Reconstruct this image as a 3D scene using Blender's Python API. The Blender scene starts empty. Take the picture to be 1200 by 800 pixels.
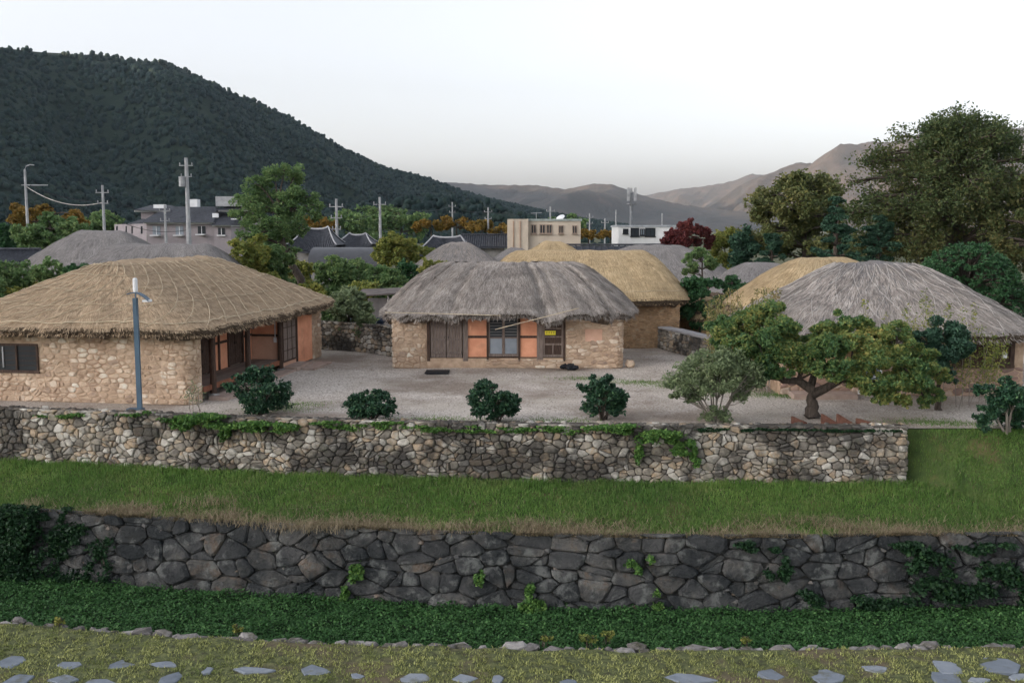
import bpy, math, random
import numpy as np
from mathutils import Vector

scene = bpy.context.scene
COL = scene.collection
R = math.radians
rng = np.random.default_rng(7)
random.seed(7)

# ------------------------------------------------------------------ camera
FPX = 1167.0                      # focal length in pixels of a 1200 px wide frame
HORIZON = 270.0
CAMZ = 5.3
PITCH = math.atan((400 - HORIZON) / FPX)
cam_data = bpy.data.cameras.new('camera')
cam_data.sensor_width = 36.0
cam_data.lens = FPX / 1200 * 36.0
cam_data.clip_start = 0.5
cam_data.clip_end = 30000
cam = bpy.data.objects.new('camera', cam_data)
COL.objects.link(cam)
cam.location = (0, 0, CAMZ)
cam.rotation_euler = (math.pi / 2 - PITCH, 0, 0)
scene.camera = cam

# ------------------------------------------------------------------ sky, sun, exposure
SUN_EL = 7.0                      # degrees above the horizon, behind the big mountain
SUN_AZ = -112.0                   # degrees clockwise from the viewing direction
world = bpy.data.worlds.new('World')
scene.world = world
world.use_nodes = True
wn, wl = world.node_tree.nodes, world.node_tree.links
wn.clear()
sky = wn.new('ShaderNodeTexSky')
sky.sky_type = 'NISHITA'
sky.sun_disc = False
sky.sun_elevation = R(SUN_EL)
sky.sun_rotation = R(SUN_AZ)
sky.altitude = 1200
sky.air_density = 1.0
sky.dust_density = 10.0
sky.ozone_density = 1.0
hs = wn.new('ShaderNodeHueSaturation')
hs.inputs['Saturation'].default_value = 0.22
bg = wn.new('ShaderNodeBackground')
bg.inputs['Strength'].default_value = 0.15
wo = wn.new('ShaderNodeOutputWorld')
wl.new(sky.outputs[0], hs.inputs['Color'])
tint = wn.new('ShaderNodeMix'); tint.data_type = 'RGBA'; tint.blend_type = 'MULTIPLY'
tint.inputs['Factor'].default_value = 1.0
tint.inputs[7].default_value = (0.985, 0.985, 1.035, 1)      # takes the green cast out of the whole dome
wl.new(hs.outputs[0], tint.inputs[6])
wl.new(tint.outputs[2], bg.inputs['Color'])
wl.new(bg.outputs[0], wo.inputs['Surface'])

sun_data = bpy.data.lights.new('sun', 'SUN')
sun_data.energy = 3.2
sun_data.angle = R(0.5)
sun_data.color = (1.0, 0.66, 0.40)
sun = bpy.data.objects.new('sun', sun_data)
COL.objects.link(sun)
_d = Vector((math.sin(R(SUN_AZ)) * math.cos(R(SUN_EL)), math.cos(R(SUN_AZ)) * math.cos(R(SUN_EL)), math.sin(R(SUN_EL))))
sun.rotation_euler = _d.to_track_quat('Z', 'Y').to_euler()
sun.location = (-60, -30, 60)

scene.view_settings.view_transform = 'Standard'
scene.view_settings.look = 'None'
scene.view_settings.gamma = 1.0
scene.view_settings.use_curve_mapping = False
scene.view_settings.exposure = 1.92
scene.render.engine = 'CYCLES'
scene.cycles.use_denoising = True
scene.cycles.max_bounces = 6
scene.cycles.diffuse_bounces = 3
scene.cycles.glossy_bounces = 2
scene.cycles.transmission_bounces = 3
scene.cycles.volume_bounces = 1
scene.cycles.transparent_max_bounces = 8
scene.cycles.sample_clamp_indirect = 4.0

# ------------------------------------------------------------------ pixel survey -> metres
def zat(py, Y):
    b = (400 - py) / FPX
    return CAMZ + Y * (-math.sin(PITCH) + b * math.cos(PITCH)) / (math.cos(PITCH) + b * math.sin(PITCH))
def xat(px, py, Y):
    b = (400 - py) / FPX
    return Y * ((px - 600) / FPX) / (math.cos(PITCH) + b * math.sin(PITCH))
def at(px, py, Y):
    return np.array((xat(px, py, Y), Y, zat(py, Y)))
def gat(px, py, z=0.0):
    b = (400 - py) / FPX
    Y = (z - CAMZ) / ((-math.sin(PITCH) + b * math.cos(PITCH)) / (math.cos(PITCH) + b * math.sin(PITCH)))
    return np.array((xat(px, py, Y), Y, z))

# ------------------------------------------------------------------ mesh helpers
class Geo:
    """collects vertex and face arrays for ONE mesh"""
    def __init__(s):
        s.v, s.f, s.n = [], [], 0
    def add(s, v, f):
        v = np.asarray(v, dtype=np.float64).reshape(-1, 3)
        f = np.asarray(f, dtype=np.int64)
        if f.ndim == 1:
            f = f.reshape(1, -1)
        s.v.append(v); s.f.append(f + s.n); s.n += len(v)
        return s
    def box(s, c, h, ex=(1, 0, 0), ey=(0, 1, 0), ez=(0, 0, 1)):
        ex, ey, ez = (np.asarray(e, float) for e in (ex, ey, ez))
        c = np.asarray(c, float)
        v = [c + ex * h[0] * i + ey * h[1] * j + ez * h[2] * k for k in (-1, 1) for j in (-1, 1) for i in (-1, 1)]
        f = [(0, 2, 3, 1), (4, 5, 7, 6), (0, 1, 5, 4), (2, 6, 7, 3), (0, 4, 6, 2), (1, 3, 7, 5)]
        return s.add(v, f)
    def bar(s, p, q, r, r2=None, seg=6):
        return s.tube([p, q], [r, r if r2 is None else r2], seg)
    def tube(s, pts, rad, seg=6, cap=True):
        pts = np.asarray(pts, float); n = len(pts)
        rad = np.broadcast_to(np.asarray(rad, float), (n,))
        t = np.gradient(pts, axis=0)
        t /= np.linalg.norm(t, axis=1)[:, None] + 1e-9
        up = np.where(np.abs(t[:, 2:3]) > 0.9, np.array([[1.0, 0, 0]]), np.array([[0, 0, 1.0]]))
        a = np.cross(t, up); a /= np.linalg.norm(a, axis=1)[:, None] + 1e-9
        b = np.cross(t, a)
        ang = np.arange(seg) * 2 * math.pi / seg
        v = pts[:, None, :] + rad[:, None, None] * (a[:, None, :] * np.cos(ang)[None, :, None] + b[:, None, :] * np.sin(ang)[None, :, None])
        i = np.arange(n - 1)[:, None] * seg; j = np.arange(seg)[None, :]; k = (j + 1) % seg
        f = np.stack([i + j, i + k, i + seg + k, i + seg + j], -1).reshape(-1, 4)
        n0 = s.n
        s.add(v.reshape(-1, 3), f)
        if cap:
            s.f.append((np.arange(seg)[None, :] + n0)); s.f.append((np.arange(seg)[::-1][None, :] + n0 + (n - 1) * seg))
        return s
    def grid(s, V):
        """V: (a,b,3) lattice of points"""
        a, b = V.shape[:2]
        i = np.arange(a - 1)[:, None] * b; j = np.arange(b - 1)[None, :]
        f = np.stack([i + j, i + j + 1, i + b + j + 1, i + b + j], -1).reshape(-1, 4)
        return s.add(V.reshape(-1, 3), f)
    def verts(s):
        return np.concatenate(s.v)
    def mesh(s, name, origin=(0, 0, 0), smooth=False):
        v = (s.verts() - np.asarray(origin, float)).astype(np.float32)
        loops = np.concatenate([f.ravel() for f in s.f]).astype(np.int32)
        tot = np.concatenate([np.full(len(f), f.shape[1]) for f in s.f]).astype(np.int32)
        start = np.concatenate([[0], np.cumsum(tot)[:-1]]).astype(np.int32)
        me = bpy.data.meshes.new(name)
        me.vertices.add(len(v)); me.vertices.foreach_set('co', v.ravel())
        me.loops.add(len(loops)); me.loops.foreach_set('vertex_index', loops)
        me.polygons.add(len(tot)); me.polygons.foreach_set('loop_start', start)
        me.update(calc_edges=True)
        me.polygons.foreach_set('use_smooth', np.full(len(tot), bool(smooth)))
        me.update()
        return me

ORIG = {}
def thing(name, label, cat, loc=(0, 0, 0), group=None):
    o = bpy.data.objects.new(name, None)
    COL.objects.link(o)
    o.location = loc
    o.empty_display_size = 0.3
    o['label'] = label; o['category'] = cat
    if group: o['group'] = group
    ORIG[o.name] = np.asarray(loc, float)
    return o
def put(name, geo, mat, parent=None, smooth=False, kind=None, label=None, cat=None, group=None, origin=None):
    """one Geo -> one mesh object. A child's geometry is given in world metres."""
    base = ORIG[parent.name] if parent is not None else np.zeros(3)
    o_ = base if origin is None else np.asarray(origin, float)
    me = geo.mesh(name, o_, smooth)
    if mat is not None: me.materials.append(mat)
    o = bpy.data.objects.new(name, me)
    COL.objects.link(o)
    o.parent = parent
    o.location = o_ - base if parent is not None else o_
    ORIG[o.name] = o_
    if kind: o['kind'] = kind
    if label: o['label'] = label
    if cat: o['category'] = cat
    if group: o['group'] = group
    return o
def copy_tree(o, loc, rotz, label, parent=None, scale=None):
    c = o.copy(); COL.objects.link(c)
    if parent is None:
        c.location = loc; c.rotation_euler = (0, 0, rotz); c['label'] = label
        if scale: c.scale = scale
    else:
        c.parent = parent
    for ch in list(o.children):
        copy_tree(ch, None, 0, None, c)
    return c

def wave(x, y, seed, scale, octaves=3, gain=0.5):
    """cheap smooth noise, about -1..1"""
    r = np.random.default_rng(seed)
    out = np.zeros(np.broadcast(x, y).shape); amp = 1.0; f = 1.0 / scale; tot = 0
    for _ in range(octaves):
        acc = 0
        for _ in range(5):
            a = r.uniform(0, 2 * math.pi); k = r.uniform(0.6, 1.5) * f * 2 * math.pi
            acc = acc + np.sin((x * math.cos(a) + y * math.sin(a)) * k + r.uniform(0, 6.28))
        out = out + amp * acc / 2.6; tot += amp
        amp *= gain; f *= 2.1
    return out / tot
def smooth01(t):
    t = np.clip(t, 0, 1)
    return t * t * (3 - 2 * t)

# ------------------------------------------------------------------ materials
MATS = {}
def material(name, stops, scale=3.0, rand=None, rw=0.6, rough=0.9, bump=0.0, bscale=None, stretch=(1, 1, 1), detail=6.0,
             stain=None, trans=0.0, spec=0.2, coords='pos', metallic=0.0, patch=None):
    """stops: list of (pos, rgb). rand: None / 'object' / 'island' mixes a per-piece tone with the noise.
    stain: (rgb, noise scale, threshold, softness, strength). patch: the same, drawn from a second noise."""
    m = bpy.data.materials.new(name); m.use_nodes = True
    nt = m.node_tree; N, L = nt.nodes, nt.links
    N.clear()
    out = N.new('ShaderNodeOutputMaterial'); bs = N.new('ShaderNodeBsdfPrincipled')
    bs.inputs['Roughness'].default_value = rough
    bs.inputs['Specular IOR Level'].default_value = spec
    bs.inputs['Metallic'].default_value = metallic
    geo = N.new('ShaderNodeNewGeometry')
    if coords == 'pos':
        cs = geo.outputs['Position']
    else:
        tc = N.new('ShaderNodeTexCoord'); cs = tc.outputs[coords]
    mp = N.new('ShaderNodeVectorMath'); mp.operation = 'MULTIPLY'; mp.inputs[1].default_value = stretch
    L.new(cs, mp.inputs[0])
    def noise(sc, det=detail, rough_=0.6, raw=False):
        n = N.new('ShaderNodeTexNoise'); n.inputs['Scale'].default_value = sc
        n.inputs['Detail'].default_value = det; n.inputs['Roughness'].default_value = rough_
        L.new(cs if raw else mp.outputs[0], n.inputs['Vector'])
        return n.outputs['Fac']
    def mathn(op, a, b, clamp=False):
        n = N.new('ShaderNodeMath'); n.operation = op; n.use_clamp = clamp
        for i, x in enumerate((a, b)):
            if isinstance(x, (int, float)): n.inputs[i].default_value = x
            else: L.new(x, n.inputs[i])
        return n.outputs[0]
    fac = noise(scale)
    fac = mathn('MULTIPLY_ADD', fac, 1.7, False)
    fac.node.inputs[2].default_value = -0.35
    if rand:
        if rand == 'object':
            oi = N.new('ShaderNodeObjectInfo'); rv = oi.outputs['Random']
        else:
            rv = geo.outputs['Random Per Island']
        a = mathn('MULTIPLY', rv, rw); b = mathn('MULTIPLY', fac, 1 - rw)
        fac = mathn('ADD', a, b, True)
    cr = N.new('ShaderNodeValToRGB')
    el = cr.color_ramp.elements
    while len(el) < len(stops): el.new(0.5)
    for e, (p, c) in zip(el, stops):
        e.position = p; e.color = (*c, 1)
    L.new(fac, cr.inputs['Fac'])
    colr = cr.outputs['Color']
    for st in (stain, patch):
        if not st: continue
        c, sc, th, soft, amt = st
        n = noise(sc, 5.0, 0.65, raw=True)
        mr = N.new('ShaderNodeMapRange'); mr.inputs['From Min'].default_value = th - soft; mr.inputs['From Max'].default_value = th + soft
        mr.inputs['To Max'].default_value = amt
        L.new(n, mr.inputs['Value'])
        mx = N.new('ShaderNodeMix'); mx.data_type = 'RGBA'
        L.new(mr.outputs[0], mx.inputs['Factor']); L.new(colr, mx.inputs[6]); mx.inputs[7].default_value = (*c, 1)
        colr = mx.outputs[2]
    L.new(colr, bs.inputs['Base Color'])
    if bump:
        bp = N.new('ShaderNodeBump'); bp.inputs['Strength'].default_value = 0.9; bp.inputs['Distance'].default_value = bump
        L.new(noise(bscale or scale * 4, 8.0, 0.7), bp.inputs['Height']); L.new(bp.outputs[0], bs.inputs['Normal'])
    if trans:
        tr = N.new('ShaderNodeBsdfTranslucent'); L.new(colr, tr.inputs['Color'])
        mx = N.new('ShaderNodeMixShader'); mx.inputs[0].default_value = trans
        L.new(bs.outputs[0], mx.inputs[1]); L.new(tr.outputs[0], mx.inputs[2]); L.new(mx.outputs[0], out.inputs['Surface'])
    else:
        L.new(bs.outputs[0], out.inputs['Surface'])
    MATS[name] = m
    return m
def plain(name, c, rough=0.7, var=0.25, scale=2.0, **k):
    lo = tuple(x * (1 - var) for x in c); hi = tuple(min(1, x * (1 + var)) for x in c)
    return material(name, [(0.15, lo), (0.85, hi)], scale=scale, rough=rough, **k)

def leaf_quads(p, size, seed, up=0.35, aspect=0.55, droop=0.0):
    """one rhombic leaf per point, returns verts (n*4,3) and faces (n,4)"""
    r = np.random.default_rng(seed); n = len(p)
    nrm = r.normal(size=(n, 3)); nrm[:, 2] = np.abs(nrm[:, 2]) * 0.8 + up
    nrm /= np.linalg.norm(nrm, axis=1)[:, None]
    d = r.normal(size=(n, 3)); d[:, 2] -= droop
    d -= nrm * np.sum(d * nrm, axis=1)[:, None]
    d /= np.linalg.norm(d, axis=1)[:, None] + 1e-9
    w = np.cross(nrm, d)
    s = (size * r.uniform(0.65, 1.35, n))[:, None]
    v = np.stack([p - d * s, p + w * s * aspect - nrm * s * 0.15, p + d * s, p - w * s * aspect - nrm * s * 0.15], 1)
    f = np.arange(n * 4).reshape(n, 4)
    return v.reshape(-1, 3), f
def blades(p, h, w, seed, lean=0.35, bend=0.4, simple=False):
    """grass blades: thin bent quads standing at p"""
    r = np.random.default_rng(seed); n = len(p)
    a = r.uniform(0, 2 * math.pi, n); dirv = np.stack([np.cos(a), np.sin(a), np.zeros(n)], 1)
    side = np.stack([-np.sin(a), np.cos(a), np.zeros(n)], 1)
    hh = (np.broadcast_to(h, (n,)) * r.uniform(0.5, 1.3, n))[:, None]; ww = np.broadcast_to(w, (n,))[:, None]
    l1 = r.uniform(0, lean, n)[:, None]; l2 = r.uniform(0.2, bend + 0.2, n)[:, None]
    up = np.array([[0, 0, 1.0]])
    m = p + up * hh * 0.6 + dirv * hh * l1 * 0.6
    t = p + up * hh * (1 - 0.3 * l2) + dirv * hh * (l1 + l2 * 0.6)
    if simple:
        return np.stack([p - side * ww * 1.2, p + side * ww * 1.2, t], 1).reshape(-1, 3), np.arange(n * 3).reshape(n, 3)
    v = np.stack([p - side * ww, p + side * ww, m + side * ww * 0.7, t, m - side * ww * 0.7], 1)
    f = (np.arange(n)[:, None, None] * 5 + np.array([[0, 1, 2], [0, 2, 4], [4, 2, 3]])[None]).reshape(-1, 3)
    return v.reshape(-1, 3), f
# ------------------------------------------------------------------ the palette
gravel = material('gravel yard', [(0.2, (0.294, 0.252, 0.216)), (0.5, (0.554, 0.492, 0.433)), (0.8, (0.850, 0.805, 0.734))], scale=16, bump=0.03, bscale=40,
                  stain=((0.17, 0.12, 0.085), 0.20, 0.53, 0.08, 0.7), patch=((0.46, 0.41, 0.34), 0.45, 0.58, 0.08, 0.6))
lawn_soil = material('lawn soil', [(0.2, (0.035, 0.06, 0.018)), (0.8, (0.075, 0.11, 0.03))], scale=2.5, bump=0.03,
                     stain=((0.16, 0.12, 0.06), 0.9, 0.60, 0.06, 0.7))
moat_soil = material('moat soil', [(0.2, (0.015, 0.03, 0.014)), (0.8, (0.03, 0.055, 0.025))], scale=3, bump=0.03)
bank_soil = material('mossy bank', [(0.2, (0.060, 0.060, 0.036)), (0.5, (0.120, 0.138, 0.060)), (0.8, (0.204, 0.216, 0.090))], scale=7, bump=0.04, bscale=25,
                     stain=((0.17, 0.13, 0.09), 0.45, 0.57, 0.06, 0.8))
grass_m = material('grass blades', [(0.15, (0.069, 0.152, 0.031)), (0.5, (0.145, 0.267, 0.059)), (0.75, (0.273, 0.365, 0.099)), (0.95, (0.501, 0.471, 0.197))], scale=0.7, rand='island', rw=0.4, rough=0.55, trans=0.25,
                   stain=((0.045, 0.11, 0.03), 0.35, 0.55, 0.10, 0.6))
dry_m = material('dry grass', [(0.1, (0.15, 0.125, 0.075)), (0.5, (0.27, 0.215, 0.135)), (0.9, (0.44, 0.37, 0.25))], scale=3, rand='island', rw=0.7, rough=0.8, trans=0.15)
cover_m = material('ground cover leaves', [(0.1, (0.026, 0.075, 0.024)), (0.6, (0.058, 0.15, 0.045)), (0.95, (0.13, 0.26, 0.085))], scale=1.2, rand='island', rw=0.6, rough=0.5, trans=0.25)
wedge_wood = material('dark red board', [(0.2, (0.09, 0.04, 0.028)), (0.8, (0.20, 0.10, 0.07))], scale=5, rough=0.8)
moss_m = material('moss tufts', [(0.1, (0.143, 0.151, 0.055)), (0.5, (0.317, 0.340, 0.118)), (0.9, (0.572, 0.572, 0.237))], scale=0.8, rand='island', rw=0.5, rough=0.8, trans=0.15,
                  stain=((0.07, 0.12, 0.03), 0.5, 0.55, 0.08, 0.7))
ivy_m = material('ivy leaves', [(0.1, (0.041, 0.103, 0.028)), (0.6, (0.097, 0.207, 0.048)), (0.95, (0.207, 0.331, 0.083))], scale=1.5, rand='island', rw=0.7, rough=0.5, trans=0.2)
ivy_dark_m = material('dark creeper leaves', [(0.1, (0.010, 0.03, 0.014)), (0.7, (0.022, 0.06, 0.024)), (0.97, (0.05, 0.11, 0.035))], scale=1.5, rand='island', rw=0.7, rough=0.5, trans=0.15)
STONE_STOPS = [(0.08, (0.124, 0.113, 0.097)), (0.28, (0.270, 0.243, 0.205)), (0.46, (0.400, 0.356, 0.286)), (0.58, (0.454, 0.340, 0.227)), (0.68, (0.454, 0.421, 0.362)), (0.92, (0.670, 0.637, 0.572))]
STAIN = ((0.04, 0.038, 0.036), 0.7, 0.505, 0.06, 0.85)
fence_stone = material('garden wall stone', STONE_STOPS, scale=6, rand='object', rw=0.7, bump=0.03, bscale=14, stain=STAIN, patch=((0.10, 0.10, 0.07), 2.6, 0.62, 0.05, 0.5))
fence_stone_i = material('garden wall stone small', STONE_STOPS, scale=6, rand='island', rw=0.7, bump=0.03, bscale=14, stain=STAIN, patch=((0.10, 0.10, 0.07), 2.6, 0.62, 0.05, 0.5))
fence_core = material('garden wall rubble', [(0.2, (0.05, 0.045, 0.04)), (0.8, (0.14, 0.12, 0.10))], scale=8, bump=0.06, bscale=12)
RSTOPS = [(0.08, (0.036, 0.038, 0.04)), (0.32, (0.072, 0.074, 0.075)), (0.55, (0.11, 0.11, 0.108)), (0.7, (0.155, 0.148, 0.135)), (0.8, (0.175, 0.135, 0.105)), (0.95, (0.25, 0.245, 0.23))]
moat_stone = material('moat wall stone', RSTOPS, scale=3.0, rand='object', rw=0.45, bump=0.18, bscale=8, stain=((0.022, 0.027, 0.03), 0.8, 0.52, 0.10, 0.8),
                      patch=((0.24, 0.25, 0.235), 2.2, 0.59, 0.05, 0.6))
moat_core = material('moat wall joints', [(0.2, (0.022, 0.024, 0.024)), (0.8, (0.077, 0.075, 0.066))], scale=5, bump=0.05)
HSTOPS = [(0.08, (0.285, 0.214, 0.171)), (0.3, (0.512, 0.377, 0.271)), (0.55, (0.640, 0.491, 0.355)), (0.75, (0.712, 0.597, 0.470)), (0.93, (0.850, 0.826, 0.712))]
house_stone = material('house wall stone', HSTOPS, scale=7, rand='object', rw=0.65, bump=0.03, bscale=16, stain=((0.462, 0.336, 0.234), 1.3, 0.51, 0.06, 0.88), patch=((0.264, 0.168, 0.108), 1.9, 0.63, 0.05, 0.6))
house_stone_i = material('house wall small stone', HSTOPS, scale=7, rand='island', rw=0.65, bump=0.03, bscale=16, stain=((0.462, 0.336, 0.234), 1.3, 0.51, 0.06, 0.88), patch=((0.264, 0.168, 0.108), 1.9, 0.63, 0.05, 0.6))
clay = material('clay mortar', [(0.15, (0.382, 0.266, 0.185)), (0.5, (0.534, 0.390, 0.273)), (0.85, (0.670, 0.507, 0.369))], scale=3.5, bump=0.03, bscale=18, stain=((0.300, 0.178, 0.109), 0.9, 0.60, 0.08, 0.6))
mud_wall = material('mud wall', [(0.15, (0.312, 0.198, 0.108)), (0.5, (0.456, 0.306, 0.180)), (0.85, (0.600, 0.432, 0.264))], scale=5, bump=0.06, bscale=16)
pink_stone = material('reddish wall stone', [(0.05, (0.16, 0.12, 0.11)), (0.4, (0.36, 0.24, 0.19)), (0.7, (0.46, 0.33, 0.25)), (0.97, (0.56, 0.48, 0.40))], scale=6, rand='object', rw=0.7, bump=0.02, bscale=16)
ochre = material('orange clay plaster', [(0.15, (0.681, 0.297, 0.174)), (0.85, (0.850, 0.413, 0.253))], scale=2.2, bump=0.008, bscale=25, stain=((0.493, 0.246, 0.145), 1.3, 0.62, 0.06, 0.5))
ochre_pale = material('pale clay plaster', [(0.15, (0.575, 0.345, 0.241)), (0.85, (0.736, 0.471, 0.345))], scale=2, bump=0.008, bscale=25)
wood_dark = material('dark timber', [(0.15, (0.035, 0.022, 0.018)), (0.85, (0.115, 0.075, 0.055))], scale=6, stretch=(6, 6, 0.6), bump=0.01, rough=0.75)
wood_grey = material('weathered timber', [(0.15, (0.108, 0.082, 0.070)), (0.5, (0.204, 0.162, 0.138)), (0.85, (0.324, 0.264, 0.228))], scale=5, stretch=(7, 7, 0.5), bump=0.012, rough=0.85)
wood_floor = material('porch boards', [(0.15, (0.13, 0.10, 0.085)), (0.85, (0.24, 0.19, 0.16))], scale=5, rand='object', rw=0.4, rough=0.7)
wood_red = material('reddish timber', [(0.15, (0.16, 0.06, 0.035)), (0.85, (0.30, 0.13, 0.075))], scale=5, rough=0.7)
def thatch_mat(name, a, b, c, dark):
    return material(name, [(0.08, dark), (0.35, a), (0.6, b), (0.92, c)], scale=2.2, rand='island', rw=0.55, rough=0.85, stain=(tuple(x * 0.5 for x in a), 0.7, 0.62, 0.09, 0.45))
TH_TAN = ((0.393, 0.289, 0.189), (0.537, 0.407, 0.272), (0.710, 0.567, 0.393), (0.227, 0.164, 0.106))
TH_GREY = ((0.290, 0.255, 0.228), (0.417, 0.374, 0.333), (0.604, 0.555, 0.508), (0.139, 0.121, 0.109))
TH_GOLD = ((0.444, 0.330, 0.186), (0.582, 0.444, 0.264), (0.720, 0.570, 0.360), (0.276, 0.192, 0.108))
TH_PALE = ((0.213, 0.199, 0.190), (0.294, 0.277, 0.267), (0.399, 0.381, 0.368), (0.127, 0.113, 0.109))
straw_tan, straw_grey, straw_gold, straw_pale = (thatch_mat('straw ' + n, *p) for n, p in (('tan', TH_TAN), ('grey', TH_GREY), ('gold', TH_GOLD), ('pale', TH_PALE)))
def bed_mat(name, p):
    return material(name, [(0.1, p[3]), (0.4, p[0]), (0.65, p[1]), (0.95, p[2])], scale=2.6, rough=0.95, bump=0.05, bscale=9, coords='UV', stretch=(60, 2.5, 1))
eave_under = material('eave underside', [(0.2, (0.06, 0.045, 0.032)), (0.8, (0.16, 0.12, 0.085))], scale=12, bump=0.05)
rope_m = plain('straw rope', (0.54, 0.45, 0.32), 0.9)
rope_pale = plain('weathered rope', (0.46, 0.43, 0.40), 0.9)
bark = material('bark', [(0.15, (0.045, 0.036, 0.03)), (0.85, (0.13, 0.105, 0.085))], scale=6, stretch=(3, 3, 0.8), bump=0.03)
bark_pale = material('pale stems', [(0.15, (0.20, 0.17, 0.14)), (0.85, (0.36, 0.32, 0.28))], scale=6, bump=0.01)
def leafmat(name, stops, scale=0.6, trans=0.25, rw=0.5, rough=0.5):
    return material(name, stops, scale=scale, rand='island', rw=rw, rough=rough, trans=trans, detail=3)
lf_camellia = leafmat('camellia leaves', [(0.1, (0.015, 0.044, 0.027)), (0.7, (0.037, 0.094, 0.048)), (0.97, (0.106, 0.188, 0.075))], 2.0, 0.1, 0.7, 0.35)
lf_maple = leafmat('maple leaves', [(0.2, (0.048, 0.114, 0.050)), (0.46, (0.108, 0.198, 0.072)), (0.62, (0.216, 0.276, 0.084)), (0.80, (0.408, 0.360, 0.114)), (0.98, (0.504, 0.312, 0.120))], 0.55, 0.35, 0.35)
lf_olive = leafmat('grey green leaves', [(0.15, (0.103, 0.151, 0.079)), (0.6, (0.230, 0.293, 0.151)), (0.95, (0.413, 0.460, 0.270))], 1.0, 0.35)
lf_zelkova = leafmat('zelkova leaves', [(0.15, (0.05, 0.085, 0.036)), (0.45, (0.095, 0.13, 0.05)), (0.7, (0.17, 0.165, 0.062)), (0.95, (0.27, 0.18, 0.08))], 0.12, 0.4, 0.35)
lf_zelkova2 = leafmat('yellowing leaves', [(0.15, (0.055, 0.090, 0.034)), (0.5, (0.152, 0.172, 0.062)), (0.9, (0.317, 0.262, 0.097))], 0.15, 0.3, 0.35)
lf_green = leafmat('mid green leaves', [(0.12, (0.070, 0.139, 0.055)), (0.55, (0.163, 0.265, 0.102)), (0.95, (0.357, 0.435, 0.172))], 0.4, 0.4)
lf_lime = leafmat('yellow green leaves', [(0.12, (0.092, 0.144, 0.040)), (0.5, (0.241, 0.276, 0.069)), (0.95, (0.506, 0.437, 0.127))], 0.5, 0.35)
lf_bluegreen = leafmat('blue green needles', [(0.12, (0.022, 0.053, 0.035)), (0.6, (0.045, 0.103, 0.062)), (0.95, (0.088, 0.163, 0.094))], 0.5, 0.1)
lf_dome = leafmat('clipped evergreen leaves', [(0.12, (0.023, 0.069, 0.031)), (0.6, (0.053, 0.133, 0.053)), (0.95, (0.108, 0.209, 0.076))], 0.7, 0.2)
lf_red = leafmat('red maple leaves', [(0.12, (0.084, 0.025, 0.028)), (0.6, (0.182, 0.049, 0.049)), (0.95, (0.308, 0.105, 0.070))], 0.5)
lf_orange = leafmat('orange autumn leaves', [(0.12, (0.120, 0.096, 0.024)), (0.5, (0.252, 0.168, 0.036)), (0.95, (0.396, 0.204, 0.048))], 0.25)
lf_weed = leafmat('autumn weed leaves', [(0.12, (0.104, 0.117, 0.039)), (0.5, (0.221, 0.221, 0.078)), (0.9, (0.390, 0.273, 0.130))], 0.8)
concrete = plain('pole concrete', (0.36, 0.365, 0.37), 0.85)
steel_blue = plain('blue grey painted steel', (0.085, 0.135, 0.185), 0.5, 0.12)
white_paint = plain('white paint', (0.78, 0.79, 0.80), 0.5, 0.06)
black_tile = material('black roof tile', [(0.2, (0.028, 0.031, 0.038)), (0.8, (0.07, 0.075, 0.088))], scale=3, bump=0.02, rough=0.6)
ridge_white = plain('lime mortar ridge', (0.42, 0.42, 0.43), 0.8)
beige_wall = material('beige render', [(0.2, (0.52, 0.44, 0.35)), (0.8, (0.62, 0.53, 0.42))], scale=0.6, stain=((0.38, 0.31, 0.25), 0.5, 0.62, 0.08, 0.5))
mauve_wall = material('mauve brick render', [(0.2, (0.29, 0.26, 0.27)), (0.8, (0.36, 0.32, 0.33))], scale=0.8)
white_wall = plain('white render', (0.70, 0.70, 0.69), 0.7, 0.07)
glass_m = material('dark window glass', [(0.2, (0.012, 0.016, 0.02)), (0.8, (0.03, 0.038, 0.045))], scale=0.8, rough=0.3, spec=0.35)
glass_pale = material('curtained window glass', [(0.2, (0.20, 0.235, 0.27)), (0.8, (0.34, 0.375, 0.41))], scale=0.8, rough=0.2, spec=0.5)
black_cloth = plain('black rubber', (0.018, 0.02, 0.024), 0.6)
# ------------------------------------------------------------------ ground, lawn, moat, bank
def lerp_line(xs, ys):
    xs, ys = np.array(xs, float), np.array(ys, float)
    return lambda X: np.interp(X, xs, ys) + 0.0
def smooth_line(xs, ys):
    f = lerp_line(xs, ys)
    k = np.linspace(-1, 1, 9)
    return lambda X: np.mean([f(np.asarray(X, float) + 2.2 * d) for d in k], axis=0)
def survey(pts, z, ends):
    g = [gat(px, py, z) for px, py in pts]
    return smooth_line([-200, -40] + [p[0] for p in g] + [200], list(ends[:2]) + [p[1] for p in g] + [ends[2]])
wall_y = survey([(0, 478), (300, 490), (600, 497.5), (830, 499), (1060, 500)], 0.12, (34, 31, 26.2))      # front face of the garden wall
moat_y = survey([(0, 593), (80, 600), (300, 613), (600, 626), (900, 628), (1200, 624)], -1.92, (32, 28, 27)) # top edge of the retaining wall
bank_y = survey([(0, 722), (130, 737), (300, 746), (600, 756), (900, 757), (1200, 752)], -3.45, (27, 24.4, 22))           # near edge of the moat
WALL_TOP, WALL_END = 0.12, 10.5
MOAT_TOP, MOAT_BED, BANK_Z = -1.92, -3.66, -3.45

def spaced(a, b, n, power=1.0):
    return a + (b - a) * np.linspace(0, 1, n) ** power
def xs_fine(fine=24.0, step=0.3, far=220.0):
    inner = np.arange(-fine, fine + step, step)
    outer = fine + step + spaced(0, far - fine, 14, 2.2)[1:]
    return np.concatenate([-outer[::-1], inner, outer])

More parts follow.
